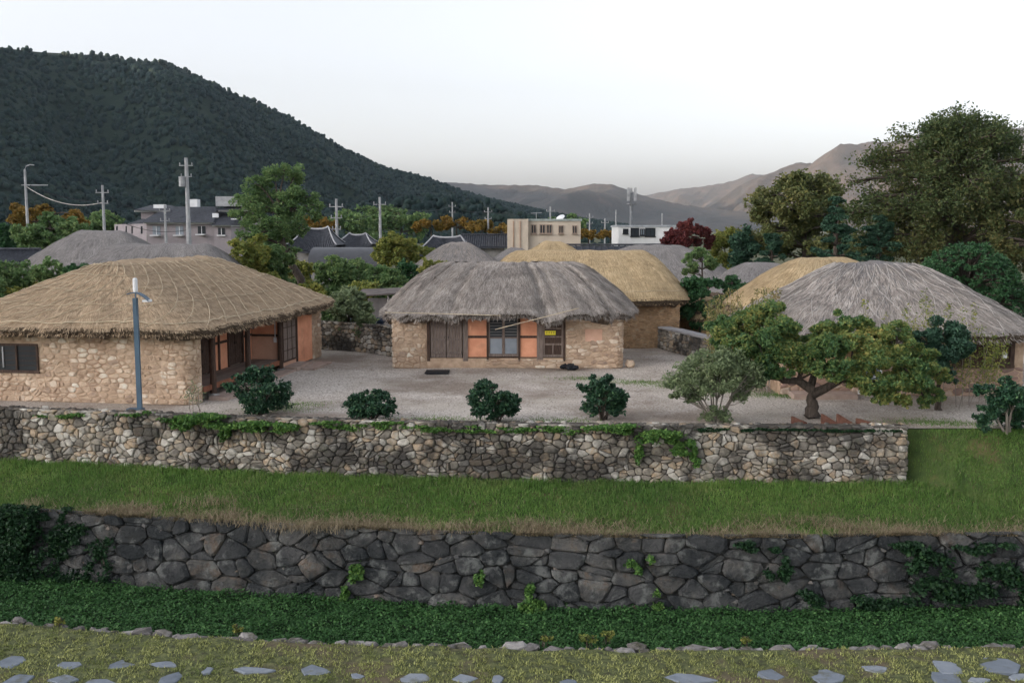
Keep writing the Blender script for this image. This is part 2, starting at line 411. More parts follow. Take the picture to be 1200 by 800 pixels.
def ground_z(X, Y):
    return 0.03 * wave(X, Y, 3, 6.0) * np.clip((Y - 27) / 4, 0, 1) + 0.0
gx = np.concatenate([-spaced(30, 9000, 26, 3.0)[::-1], np.arange(-29, 29.5, 0.7), spaced(30, 9000, 26, 3.0)])
gv = np.concatenate([np.linspace(0, 30, 50), 30 + spaced(0, 9000, 40, 3.2)[1:]])
GX, GV = np.meshgrid(gx, gv, indexing='ij')
GY = wall_y(np.clip(GX, -190, 190)) + 0.42 + GV
GROUND = put('ground', Geo().grid(np.stack([GX, GY, ground_z(GX, GY)], -1)), gravel, kind='structure', smooth=True)

mead_m = material('far fields', [(0.2, (0.05, 0.065, 0.03)), (0.6, (0.10, 0.105, 0.05)), (0.9, (0.19, 0.16, 0.09))], scale=0.05, bump=0.1)
mx_, my_ = np.meshgrid(np.concatenate([-spaced(40, 9000, 20, 3)[::-1], np.linspace(-36, 36, 12), spaced(40, 9000, 20, 3)]), 66 + spaced(0, 9000, 40, 3.2), indexing='ij')
put('field', Geo().grid(np.stack([mx_, my_, 0.09 + 0 * mx_], -1)), mead_m, kind='structure', smooth=True)

def bank_width(X):
    return 0.05 + 0.80 * smooth01((np.asarray(X) - 10.25) / 3.2)
def lawn_pt(X, v):
    """v = 0 at the yard edge, 1 at the retaining wall"""
    y0 = wall_y(X) + 0.46; y1 = moat_y(X) - 0.02
    Y = y0 + (y1 - y0) * v
    w = bank_width(X)
    k = smooth01(v / w)
    base = -1.40 + (MOAT_TOP + 1.40) * smooth01((v - 0.15) / 0.85)
    zz = np.where(v < w, base * k, base)
    return np.stack([X, Y, zz - 0.03 + 0.035 * wave(X, Y, 5, 2.2) * k], -1)
LX, LV = np.meshgrid(xs_fine(), np.concatenate([np.linspace(0, 0.06, 5), np.linspace(0.08, 1, 30)]), indexing='ij')
put('lawn', Geo().grid(lawn_pt(LX, LV)), lawn_soil, kind='structure', smooth=True)

def moat_pt(X, v):
    y0 = moat_y(X) - 0.2; y1 = bank_y(X) - 0.3
    Y = y0 + (y1 - y0) * v
    return np.stack([X, Y, MOAT_BED + 0.04 * wave(X, Y, 8, 1.8)], -1)
MX, MV = np.meshgrid(xs_fine(), np.linspace(0, 1, 14), indexing='ij')
put('moat_bed', Geo().grid(moat_pt(MX, MV)), moat_soil, kind='structure', smooth=True)
def bank_pt(X, v):
    Y = bank_y(X) * (1 - v) + (-30) * v
    z = BANK_Z + 0.05 * wave(X, Y, 9, 1.6) - 0.28 * (1 - smooth01(v / 0.0045))
    return np.stack([X, Y, z], -1)
BX, BV = np.meshgrid(xs_fine(), np.concatenate([np.linspace(0, 0.06, 40), spaced(0.06, 1, 10, 2)[1:]]), indexing='ij')
bank = put('grass_bank', Geo().grid(bank_pt(BX, BV)), bank_soil, kind='structure', smooth=True)

# ------------------------------------------------------------------ mountains
mount_m = material('forested slope', [(0.15, (0.008, 0.02, 0.016)), (0.6, (0.016, 0.032, 0.022)), (0.9, (0.028, 0.042, 0.026))], scale=0.02, bump=3.0, bscale=0.12)
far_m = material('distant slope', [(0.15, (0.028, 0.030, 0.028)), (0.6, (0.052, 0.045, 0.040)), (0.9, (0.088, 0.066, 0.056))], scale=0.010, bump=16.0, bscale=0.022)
forest_m = material('forest crowns', [(0.08, (0.005, 0.018, 0.020)), (0.5, (0.012, 0.031, 0.029)), (0.8, (0.024, 0.044, 0.032)), (0.97, (0.052, 0.058, 0.038))], scale=0.012, rand='island', rw=0.6, rough=0.8, bump=1.0, bscale=0.7)

class Mountain:
    def __init__(s, ridge, front, back, seed, nu=160, rough=1.0, power=1.25):
        r = np.array(ridge, float)
        d = np.concatenate([[0], np.cumsum(np.hypot(*np.diff(r[:, :2], axis=0).T))])
        s.len = d[-1]; s.d = d; s.r = r; s.front, s.back, s.seed, s.rough, s.power = front, back, seed, rough, power
        uu = np.linspace(0, d[-1], 400)
        q = np.stack([np.interp(uu, d, r[:, i]) for i in range(3)], 1)
        ker = np.ones(9) / 9
        qs = np.stack([np.convolve(np.pad(q[:, i], 4, mode='edge'), ker, 'valid') for i in range(3)], 1)
        qs[:, 2] = 0.3 * qs[:, 2] + 0.7 * q[:, 2]
        t = np.gradient(qs[:, :2], axis=0)
        for _ in range(3):
            t = np.stack([np.convolve(np.pad(t[:, i], 20, mode='edge'), np.ones(41) / 41, 'valid') for i in range(2)], 1)
        t /= np.linalg.norm(t, axis=1)[:, None]
        nrm = np.stack([t[:, 1], -t[:, 0]], 1)          # valley side
        s.uu, s.q, s.nrm = uu, qs, nrm
    def pt(s, u, w):
        """u in metres along the ridge, w: -1 (valley foot) .. 0 (crest) .. 1 (far foot)"""
        q = [np.interp(u, s.uu, s.q[:, i]) for i in range(3)]
        n = [np.interp(u, s.uu, s.nrm[:, i]) for i in range(2)]
        dist = np.where(w < 0, -w * s.front, w * s.back) * (1 + 0.0 * u)
        sg = np.where(w < 0, 1, -1)
        X = q[0] + n[0] * dist * sg; Y = q[1] + n[1] * dist * sg
        a = np.abs(w)
        k = (1 - a) ** s.power
        spur = wave(u + 0.25 * dist, dist * 0.35, s.seed, s.front * 0.55, 3)
        Z = q[2] * np.clip(k + s.rough * 0.16 * spur * np.sin(np.clip(a, 0, 1) * math.pi) ** 0.8 * 1.2, 0, None)
        Z = Z + s.rough * 0.008 * q[2] * wave(X, Y, s.seed + 1, s.front * 0.06, 3) - 6 * a
        return np.stack([X, Y, Z], -1)
    def geo(s, nu, nf, nb):
        w = np.concatenate([-np.linspace(1, 0, nf), np.linspace(0, 1, nb)[1:]])
        U, W = np.meshgrid(np.linspace(0, s.len, nu), w, indexing='ij')
        return Geo().grid(s.pt(U, W))

def skyline(pts, depth):
    out = []
    for i, (px, py) in enumerate(pts):
        Y = depth[0] + (depth[1] - depth[0]) * i / (len(pts) - 1)
        out.append(at(px, py, Y))
    return out
sk = [(0, 57), (60, 62), (125, 65), (160, 73), (188, 71), (212, 82), (260, 105), (300, 120), (345, 142), (400, 172), (450, 200), (490, 212), (540, 224), (580, 237), (620, 250), (680, 268)]
ridge = [(-1500, -1500, 250), (-1250, -700, 260), (-1020, 0, 250), (-800, 600, 225), (-660, 900, 212)] + [tuple(p) for p in skyline(sk, (1080, 1800))]  # leading points lie out of view, their heights raised to shade the valley
big = Mountain(ridge, 430, 700, 21)
put('mountain', big.geo(260, 40, 16), mount_m, kind='structure', smooth=True)
shading_massif = Mountain([(-1500, 1900, 300), (-1900, 3200, 450), (-2400, 4600, 520), (-2600, 6200, 420)], 600, 900, 24)  # unseen ridge, added to cast shadow on the lower slopes of the far mountains
put('mountain', shading_massif.geo(120, 24, 10), mount_m, kind='structure', smooth=True)
farA = Mountain([tuple(p) for p in skyline([(300, 215), (400, 205), (470, 212), (531, 214), (577, 217), (628, 217), (664, 222), (696, 215), (718, 216), (755, 230), (800, 240), (850, 246), (900, 250), (1000, 258)], (5200, 4600))], 1100, 900, 31, rough=1.9)
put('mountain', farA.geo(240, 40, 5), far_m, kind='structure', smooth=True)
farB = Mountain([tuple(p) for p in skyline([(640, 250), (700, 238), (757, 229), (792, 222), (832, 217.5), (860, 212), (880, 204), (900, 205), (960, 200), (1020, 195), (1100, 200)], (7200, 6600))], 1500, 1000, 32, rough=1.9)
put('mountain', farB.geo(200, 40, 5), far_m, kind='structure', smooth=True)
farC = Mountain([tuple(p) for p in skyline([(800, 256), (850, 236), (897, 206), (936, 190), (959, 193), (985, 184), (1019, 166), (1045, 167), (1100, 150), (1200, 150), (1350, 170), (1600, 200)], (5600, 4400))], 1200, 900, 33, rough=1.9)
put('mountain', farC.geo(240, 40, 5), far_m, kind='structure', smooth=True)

# ------------------------------------------------------------------ forest on the big mountain
ICO_V = []
ph = (1 + 5 ** 0.5) / 2
for a, b in ((1, ph), (-1, ph), (1, -ph), (-1, -ph)):
    ICO_V += [(0, a, b), (a, b, 0), (b, 0, a)]
ICO_V = np.array(ICO_V) / math.hypot(1, ph)
_d2 = np.linalg.norm(ICO_V[:, None] - ICO_V[None], axis=2)
ICO_F = []
for i in range(12):
    for j in range(i + 1, 12):
        for k in range(j + 1, 12):
            if max(_d2[i, j], _d2[j, k], _d2[i, k]) < 1.06:
                c = (ICO_V[i] + ICO_V[j] + ICO_V[k])
                nn = np.cross(ICO_V[j] - ICO_V[i], ICO_V[k] - ICO_V[i])
                ICO_F.append((i, j, k) if nn @ c > 0 else (i, k, j))
ICO_F = np.array(ICO_F)
def crowns(P, rad, seed, tall=1.25, jit=0.28):
    r = np.random.default_rng(seed); n = len(P)
    jitv = 1 + r.uniform(-jit, jit, (n, 12, 1))
    a = r.uniform(0, 6.28, n); c, s_ = np.cos(a)[:, None], np.sin(a)[:, None]
    base = np.stack([ICO_V[None, :, 0] * c - ICO_V[None, :, 1] * s_, ICO_V[None, :, 0] * s_ + ICO_V[None, :, 1] * c, np.broadcast_to(ICO_V[None, :, 2] * tall, (n, 12))], -1)
    v = P[:, None, :] + base * jitv * rad[:, None, None]
    f = (ICO_F[None] + (np.arange(n) * 12)[:, None, None]).reshape(-1, 3)
    return v.reshape(-1, 3), f
r_ = np.random.default_rng(5)
n = 30000
u = r_.uniform(big.len * 0.44, big.len, n); w = -r_.uniform(0, 1, n) ** 0.9
P = big.pt(u, w)
px = 600 + FPX * P[:, 0] / P[:, 1]
keep = (px > -40) & (px < 760) & (P[:, 2] > -4)
P = P[keep]
rad = r_.uniform(1.6, 3.4, len(P)) * (0.7 + 0.3 * P[:, 1] / 1100)
P[:, 2] += rad * 0.5
forest = put('forest', Geo().add(*crowns(P, rad, 6)), forest_m, kind='stuff', smooth=True, label='dark wooded flank of the big mountain', cat='forest')
# wooded foothill in front of it
hill = Mountain([(-260, 470, 4), (-150, 470, 7), (-90, 480, 10), (-50, 490, zat(236, 490)), (-30, 500, zat(236, 500)), (-8, 505, zat(244, 510)), (4, 510, zat(254, 520)), (12, 515, 2)], 120, 120, 41)
put('hill', hill.geo(80, 16, 8), mount_m, kind='structure', smooth=True)
n = 900
P = hill.pt(r_.uniform(0, hill.len, n), -r_.uniform(-0.15, 1, n))
rad = r_.uniform(2.0, 3.6, n); P[:, 2] += rad * 0.3
sub = (P[:, None, :] + r_.normal(size=(n, 4, 3)) * rad[:, None, None] * 0.55).reshape(-1, 3)
put('forest', Geo().add(*crowns(sub, np.repeat(rad * 0.62, 4), 9, 1.1, 0.4)), forest_m, kind='stuff', smooth=True, label='dark pine wood covering the low foothill', cat='forest')

# ------------------------------------------------------------------ the air
haze_m = bpy.data.materials.new('haze'); haze_m.use_nodes = True
hn = haze_m.node_tree.nodes; hn.clear()
ho = hn.new('ShaderNodeOutputMaterial'); hv = hn.new('ShaderNodeVolumePrincipled')
hv.inputs['Color'].default_value = (0.74, 0.86, 1.0, 1)
hv.inputs['Density'].default_value = 0.00004
hv.inputs['Anisotropy'].default_value = 0.2
haze_m.node_tree.links.new(hv.outputs[0], ho.inputs['Volume'])
hz = put('haze', Geo().box((0, 4150, 300), (9600, 4250, 340)), haze_m, kind='stuff', label='thin pale evening haze over the valley', cat='haze')
# ------------------------------------------------------------------ stones laid in walls
def clip_half(poly, p, n):
    """keep the side of the line through p where (x-p).n <= 0"""
    out = []
    for i in range(len(poly)):
        a, b = poly[i], poly[(i + 1) % len(poly)]
        da, db = (a - p) @ n, (b - p) @ n
        if da <= 0: out.append(a)
        if (da < 0 < db) or (db < 0 < da): out.append(a + (b - a) * (da / (da - db)))
    return out
def stone_cells(L, H, w, h, seed, jit=0.42, size_var=0.6):
    """power-diagram cells on an L x H rectangle laid in rough courses"""
    r = np.random.default_rng(seed)
    S, W = [], []
    v = 0.0
    while v < H + h * 0.4:
        hh = h * r.uniform(0.75, 1.3)
        uu = -r.uniform(0, w)
        while uu < L + w:
            ww = w * r.uniform(0.55, 1.6)
            S.append(((uu + ww / 2) / w, (v + hh / 2) / h)); uu += ww
            W.append(r.uniform(-1, 1) * 0.12 * size_var)
        v += hh
    S = np.array(S) + r.uniform(-jit, jit, (len(S), 2)) * np.array([0.5, 0.8]); W = np.array(W)
    sc = np.array([w, h]); LB, HB = L / w, H / h
    rect = [np.array(c, float) for c in ((0, 0), (LB, 0), (LB, HB), (0, HB))]
    cells = []
    for i in range(len(S)):
        d = np.linalg.norm(S - S[i], axis=1)
        nb = np.argsort(d)[1:22]
        poly = rect
        for j in nb:
            dv = S[j] - S[i]; dd = dv @ dv
            if dd < 1e-6: continue
            t = 0.5 + (W[i] - W[j]) / (2 * dd)
            poly = clip_half(poly, S[i] + dv * t, dv)
            if len(poly) < 3: break
        if len(poly) >= 3:
            cells.append(np.array(poly) * sc)
    return cells
def poly_area(p):
    x, y = p[:, 0], p[:, 1]
    return 0.5 * abs(np.sum(x * np.roll(y, -1) - y * np.roll(x, -1)))
def rounded(poly, gap, seed, nmax=10):
    r = np.random.default_rng(seed)
    c = poly.mean(0)
    e = [poly]
    q = poly
    out = []
    for i in range(len(q)):
        a, b = q[i], q[(i + 1) % len(q)]
        L = np.linalg.norm(b - a)
        k = r.uniform(0.14, 0.26)
        out += [a + (b - a) * k, a + (b - a) * (1 - k)] if L > gap * 2 else [(a + b) / 2]
    out = np.array(out)
    while len(out) > nmax:
        d = np.linalg.norm(out - np.roll(out, -1, 0), axis=1); i = int(np.argmin(d))
        out[i] = (out[i] + out[(i + 1) % len(out)]) / 2
        out = np.delete(out, (i + 1) % len(out), 0)
    d = np.linalg.norm(out - c, axis=1)
    return c + (out - c) * np.clip(1 - gap / (d + 1e-6), 0.3, 1)[:, None] * (1 + r.uniform(-0.03, 0.03, (len(out), 1)))
def stone_geo(poly, mapper, depth, seed, gap, dome=0.72, back=0.06):
    r = np.random.default_rng(seed)
    p = rounded(poly, gap, seed); n = len(p); c = p.mean(0)
    tilt = r.uniform(-0.25, 0.25, 2); ext = np.ptp(p, axis=0) + 1e-6
    def ring(s, d):
        q = c + (p - c) * s
        dd = d * (1 + ((q - c) / ext) @ tilt) * (1 + r.uniform(-0.12, 0.12, n))
        return mapper(q[:, 0], q[:, 1], dd)
    V = np.concatenate([ring(1.0, np.full(n, -back) / depth * depth if False else np.full(n, 0.0) - back), ring(1.0, np.full(n, depth * 0.45)), ring(dome, np.full(n, depth)),
                        mapper(c[:1], c[1:2], np.array([depth * r.uniform(0.95, 1.15)]))])
    F = []
    i = np.arange(n); j = (i + 1) % n
    g = Geo().add(V, np.concatenate([np.stack([i, j, n + j, n + i], 1), np.stack([n + i, n + j, 2 * n + j, 2 * n + i], 1)]))
    g.f.append(np.stack([2 * n + i, 2 * n + j, np.full(n, 3 * n)], 1))
    return g
class PathWall:
    """a wall along a polyline in plan; outward is to the right of the path direction when walking it"""
    def __init__(s, pts, z0, batter=0.0, H=1.0):
        p = np.array(pts, float); s.p = p
        s.d = np.concatenate([[0], np.cumsum(np.linalg.norm(np.diff(p, axis=0), axis=1))]); s.L = s.d[-1]
        t = np.gradient(p, s.d, axis=0); t /= np.linalg.norm(t, axis=1)[:, None]
        s.t = t; s.n = np.stack([t[:, 1], -t[:, 0]], 1)
        s.z0 = z0; s.batter = batter; s.H = H
    def __call__(s, u, v, d):
        u, v, d = np.broadcast_arrays(np.asarray(u, float), np.asarray(v, float), np.asarray(d, float))
        X = np.interp(u, s.d, s.p[:, 0]); Y = np.interp(u, s.d, s.p[:, 1])
        nx = np.interp(u, s.d, s.n[:, 0]); ny = np.interp(u, s.d, s.n[:, 1])
        o = d + s.batter * (s.H - v)
        return np.stack([X + nx * o, Y + ny * o, s.z0 + v], -1)
    def core(s, u0, u1, v0, v1, thick, front=0.0, step=0.25):
        k = max(2, int((u1 - u0) / step) + 1)
        u = np.linspace(u0, u1, k)
        rows = [s(u, v0, front), s(u, v1, front), s(u, v1, -thick), s(u, v0, -thick)]
        V = np.stack(rows + [rows[0]], 1)
        g = Geo().grid(V)
        g.f.append(np.array([[0, 1, 2, 3]])); g.f.append(np.array([[3, 2, 1, 0]]) + (k - 1) * 5)
        return g
def lay_stones(parent, pw, u0, u1, v0, v1, w, h, depth, gap, mat, seed, mat_island=None, limit=300, skip=None, piece='stone', dome=0.72, size_var=0.6, jit=0.42, protrude=0.3, split_p=0.22):
    r = np.random.default_rng(seed)
    cells = stone_cells(u1 - u0, v1 - v0, w, h, seed, jit, size_var)
    cells = [c + np.array([u0, v0]) for c in cells if poly_area(c) > w * h * 0.08]
    split = []
    for c in cells:
        if r.uniform() < split_p and poly_area(c) > w * h * 0.6:
            ct = c.mean(0) + r.normal(0, 0.08, 2) * np.array([w, h]); a_ = r.choice([0.0, math.pi / 2]) + r.normal(0, 0.3); nv = np.array([math.cos(a_), math.sin(a_)])
            for sg in (1, -1):
                hp_ = clip_half(list(c), ct, nv * sg)
                if len(hp_) >= 3: split.append(np.array(hp_))
        else: split.append(c)
    cells = [c for c in split if poly_area(c) > w * h * 0.07]
    if skip: cells = [c for c in cells if not skip(*c.mean(0))]
    cells.sort(key=lambda c: -poly_area(c))
    rest = Geo()
    for i, c in enumerate(cells):
        g = stone_geo(c, pw, depth * (1 + r.uniform(-protrude, protrude)), seed * 1000 + i, gap, dome)
        if i < limit:
            m = c.mean(0)
            put(piece, g, mat, parent, smooth=False, origin=pw(m[0], m[1], 0.0))
        else:
            rest.add(g.verts(), np.zeros((0, 3), int))
            base = rest.n - g.n
            for f in g.f: rest.f.append(f + base)
    if rest.n:
        put('small_stone', rest, mat_island or mat, parent, kind='stuff')
    return len(cells)

# garden wall: from off-frame to its free end, then round the end
wx = np.concatenate([np.linspace(-19, WALL_END - 0.1, 60)])
wp = [(x, float(wall_y(x))) for x in wx] + [(WALL_END - 0.03, float(wall_y(WALL_END)) + 0.05), (WALL_END, float(wall_y(WALL_END)) + 0.12), (WALL_END + 0.02, float(wall_y(WALL_END)) + 0.30), (WALL_END + 0.02, float(wall_y(WALL_END)) + 0.55)]
ZB = -1.52
gw = thing('stone_wall', 'long pale fieldstone garden wall standing on the grass terrace above the moat', 'stone wall', (0, float(wall_y(0)) + 0.3, ZB))
gpw = PathWall(wp, ZB, batter=0.03, H=WALL_TOP - ZB)
put('core', gpw.core(0, gpw.L, 0, WALL_TOP - ZB - 0.03, 0.55, -0.02), fence_core, gw)
lay_stones(gw, gpw, 0, gpw.L, 0, WALL_TOP - ZB + 0.02, 0.24, 0.17, 0.06, 0.008, fence_stone, 11, fence_stone_i, limit=300, size_var=1.3, jit=0.6, split_p=0.35, protrude=0.5)
# loose capping stones along the top
r = np.random.default_rng(14)
caps = Geo()
for x in np.arange(-18.5, WALL_END - 0.2, 0.17):
    for dy in (0.08, 0.3, 0.5):
        y = float(wall_y(x)) + dy + r.uniform(-0.05, 0.05)
        caps.add(*crowns(np.array([[x + r.uniform(-0.07, 0.07), y, WALL_TOP - 0.06 + r.uniform(-0.03, 0.03)]]), np.array([r.uniform(0.07, 0.15)]), int(r.integers(1e6)), 0.55, 0.25))
put('capping_stone', caps, fence_stone_i, gw, kind='stuff')

# retaining wall of the moat
mx = np.linspace(-17, 17, 70)
rw_ = thing('retaining_wall', 'tall dark retaining wall of large mossy boulders along the moat', 'retaining wall', (0, float(moat_y(0)), MOAT_BED))
MH = MOAT_TOP - MOAT_BED
rpw = PathWall([(x, float(moat_y(x))) for x in mx], MOAT_BED - 0.1, batter=0.16, H=MH + 0.1)
put('core', rpw.core(0, rpw.L, -0.05, MH + 0.06, 0.5, -0.05), moat_core, rw_)
lay_stones(rw_, rpw, 0, rpw.L, 0, MH + 0.13, 0.68, 0.37, 0.085, 0.010, moat_stone, 23, dome=0.80, size_var=2.0, jit=0.6, split_p=0.32, protrude=0.6)
# small stones wedged into the joints
wedge = Geo()
for k in range(150):
    uu, vv = r.uniform(0, rpw.L), r.uniform(0.1, MH)
    wedge.add(*crowns(rpw([uu], [vv], [0.0]), np.array([r.uniform(0.06, 0.11)]), int(r.integers(1e6)), 0.7, 0.3))
put('wedge_stone', wedge, material('wedge stone', RSTOPS, scale=3, rand='island', rw=0.7, bump=0.03), rw_, kind='stuff')

# edge stones and flagstones of the near bank
edge_m = material('pale edge stone', [(0.1, (0.10, 0.09, 0.085)), (0.55, (0.24, 0.225, 0.215)), (0.95, (0.46, 0.44, 0.42))], scale=5, rand='object', rw=0.6, bump=0.05, bscale=10, stain=((0.06, 0.06, 0.03), 2.0, 0.56, 0.06, 0.7))
flag_m = material('grey flagstone', [(0.1, (0.14, 0.165, 0.195)), (0.6, (0.23, 0.26, 0.30)), (0.95, (0.33, 0.355, 0.38))], scale=4, rand='object', rw=0.5, bump=0.02, bscale=9, stain=((0.12, 0.12, 0.07), 2.2, 0.60, 0.05, 0.6), rough=0.6)
def rock(c, rx, ry, rz, seed):
    g = Geo(); r = np.random.default_rng(seed)
    # twice-cut icosahedron gives a blocky boulder
    v, f = crowns(np.zeros((1, 3)), np.ones(1), seed, 1.0, 0.18)
    v = np.clip(v, -0.82, 0.82)
    a = r.uniform(-0.5, 0.5); ca, sa = math.cos(a), math.sin(a)
    v = np.stack([v[:, 0] * rx, v[:, 1] * ry, v[:, 2] * rz], 1)
    v = np.stack([v[:, 0] * ca - v[:, 1] * sa, v[:, 0] * sa + v[:, 1] * ca, v[:, 2]], 1)
    return g.add(v + np.asarray(c), f)
for k, (px, py, s) in enumerate([(60, 732, .22), (92, 735, .2), (118, 737, .2), (140, 739, .42), (163, 741, .40), (188, 742, .36), (222, 740, .58), (258, 743, .45), (290, 744, .36), (326, 749, .34), (352, 750, .3), (420, 752, .3), (470, 753, .34),
                                 (512, 754, .3), (540, 754, .34), (570, 757, .5), (604, 758, .55), (624, 762, .3), (652, 760, .52), (722, 760, .3), (748, 761, .36), (782, 763, .3), (815, 762, .62), (845, 763, .32), (876, 760, .32), (918, 758, .48),
                                 (955, 757, .3), (1010, 757, .6), (1060, 756, .34), (1090, 753, .4), (1150, 752, .36), (1178, 752, .4), (20, 726, .3)]):
    p = gat(px, py, BANK_Z)
    p[1] = float(bank_y(p[0])) - 0.02 + 0.1 * (k % 3 - 1)
    p[2] = BANK_Z - 0.06
    p[2] -= 0.03 * (k % 4)
    put('edge_stone', rock(p, s * 0.72, s * 0.36, 0.07 + 0.15 * s, 70 + k), edge_m, bank, origin=p)
re_ = np.random.default_rng(88)
for k, x in enumerate(np.arange(-11.8, 11.9, 0.34)):
    x += re_.uniform(-0.1, 0.1); s = re_.uniform(0.12, 0.34)
    p = np.array([x, float(bank_y(x)) - 0.05 + re_.uniform(-0.1, 0.06), BANK_Z - 0.09])
    put('edge_stone', rock(p, s * 0.8, s * 0.45, 0.06 + 0.16 * s, 170 + k), edge_m, bank, origin=p)
for k, (px, py, w, h) in enumerate([(12, 775, 34, 14), (84, 778, 40, 9), (139, 780, 32, 11), (193, 779, 34, 7), (244, 786, 16, 10), (298, 786, 52, 9), (368, 786, 40, 13), (22, 797, 42, 12), (75, 798, 30, 10), (118, 799, 36, 10), (198, 795, 28, 22),
                                    (420, 793, 20, 7), (484, 795, 46, 10), (545, 795, 28, 11), (583, 797, 12, 10), (667, 798, 20, 8), (810, 796, 52, 12), (905, 793, 34, 14), (970, 793, 46, 17), (1027, 785, 34, 9), (1110, 782, 30, 16), (1110, 796, 40, 16),
                                    (1172, 779, 50, 17), (1148, 798, 30, 8), (1195, 792, 30, 8)]):
    p = gat(px, py, BANK_Z); q = gat(px + w, py, BANK_Z); t0 = gat(px, py - h / 2, BANK_Z); t1 = gat(px, py + h / 2, BANK_Z)
    rx, ry = (q[0] - p[0]) / 2, abs(t0[1] - t1[1]) / 2
    r = np.random.default_rng(300 + k)
    n = int(r.integers(6, 9))
    a = np.arange(n) * 2 * math.pi / n + r.uniform(-0.35, 0.35, n); rr = r.uniform(0.62, 1.3, n)
    zt = float(bank_pt(np.array(p[0]), np.array((bank_y(p[0]) - p[1]) / (bank_y(p[0]) + 30)))[2]) + 0.016
    ring = np.stack([p[0] + rx * rr * np.cos(a), p[1] + ry * rr * np.sin(a), np.full(n, zt) + r.uniform(-.008, .008, n)], 1)
    inner = ring * 1; inner[:, :2] = p[:2] + (ring[:, :2] - p[:2]) * 0.93; inner[:, 2] += 0.012
    low = ring - np.array([0, 0, 0.08])
    i = np.arange(n); j = (i + 1) % n
    g = Geo().add(np.concatenate([low, ring, inner]), np.concatenate([np.stack([i, j, n + j, n + i], 1), np.stack([n + i, n + j, 2 * n + j, 2 * n + i], 1)]))
    g.f.append((2 * n + i)[None])
    put('flagstone', g, flag_m, bank, origin=(p[0], p[1], zt))
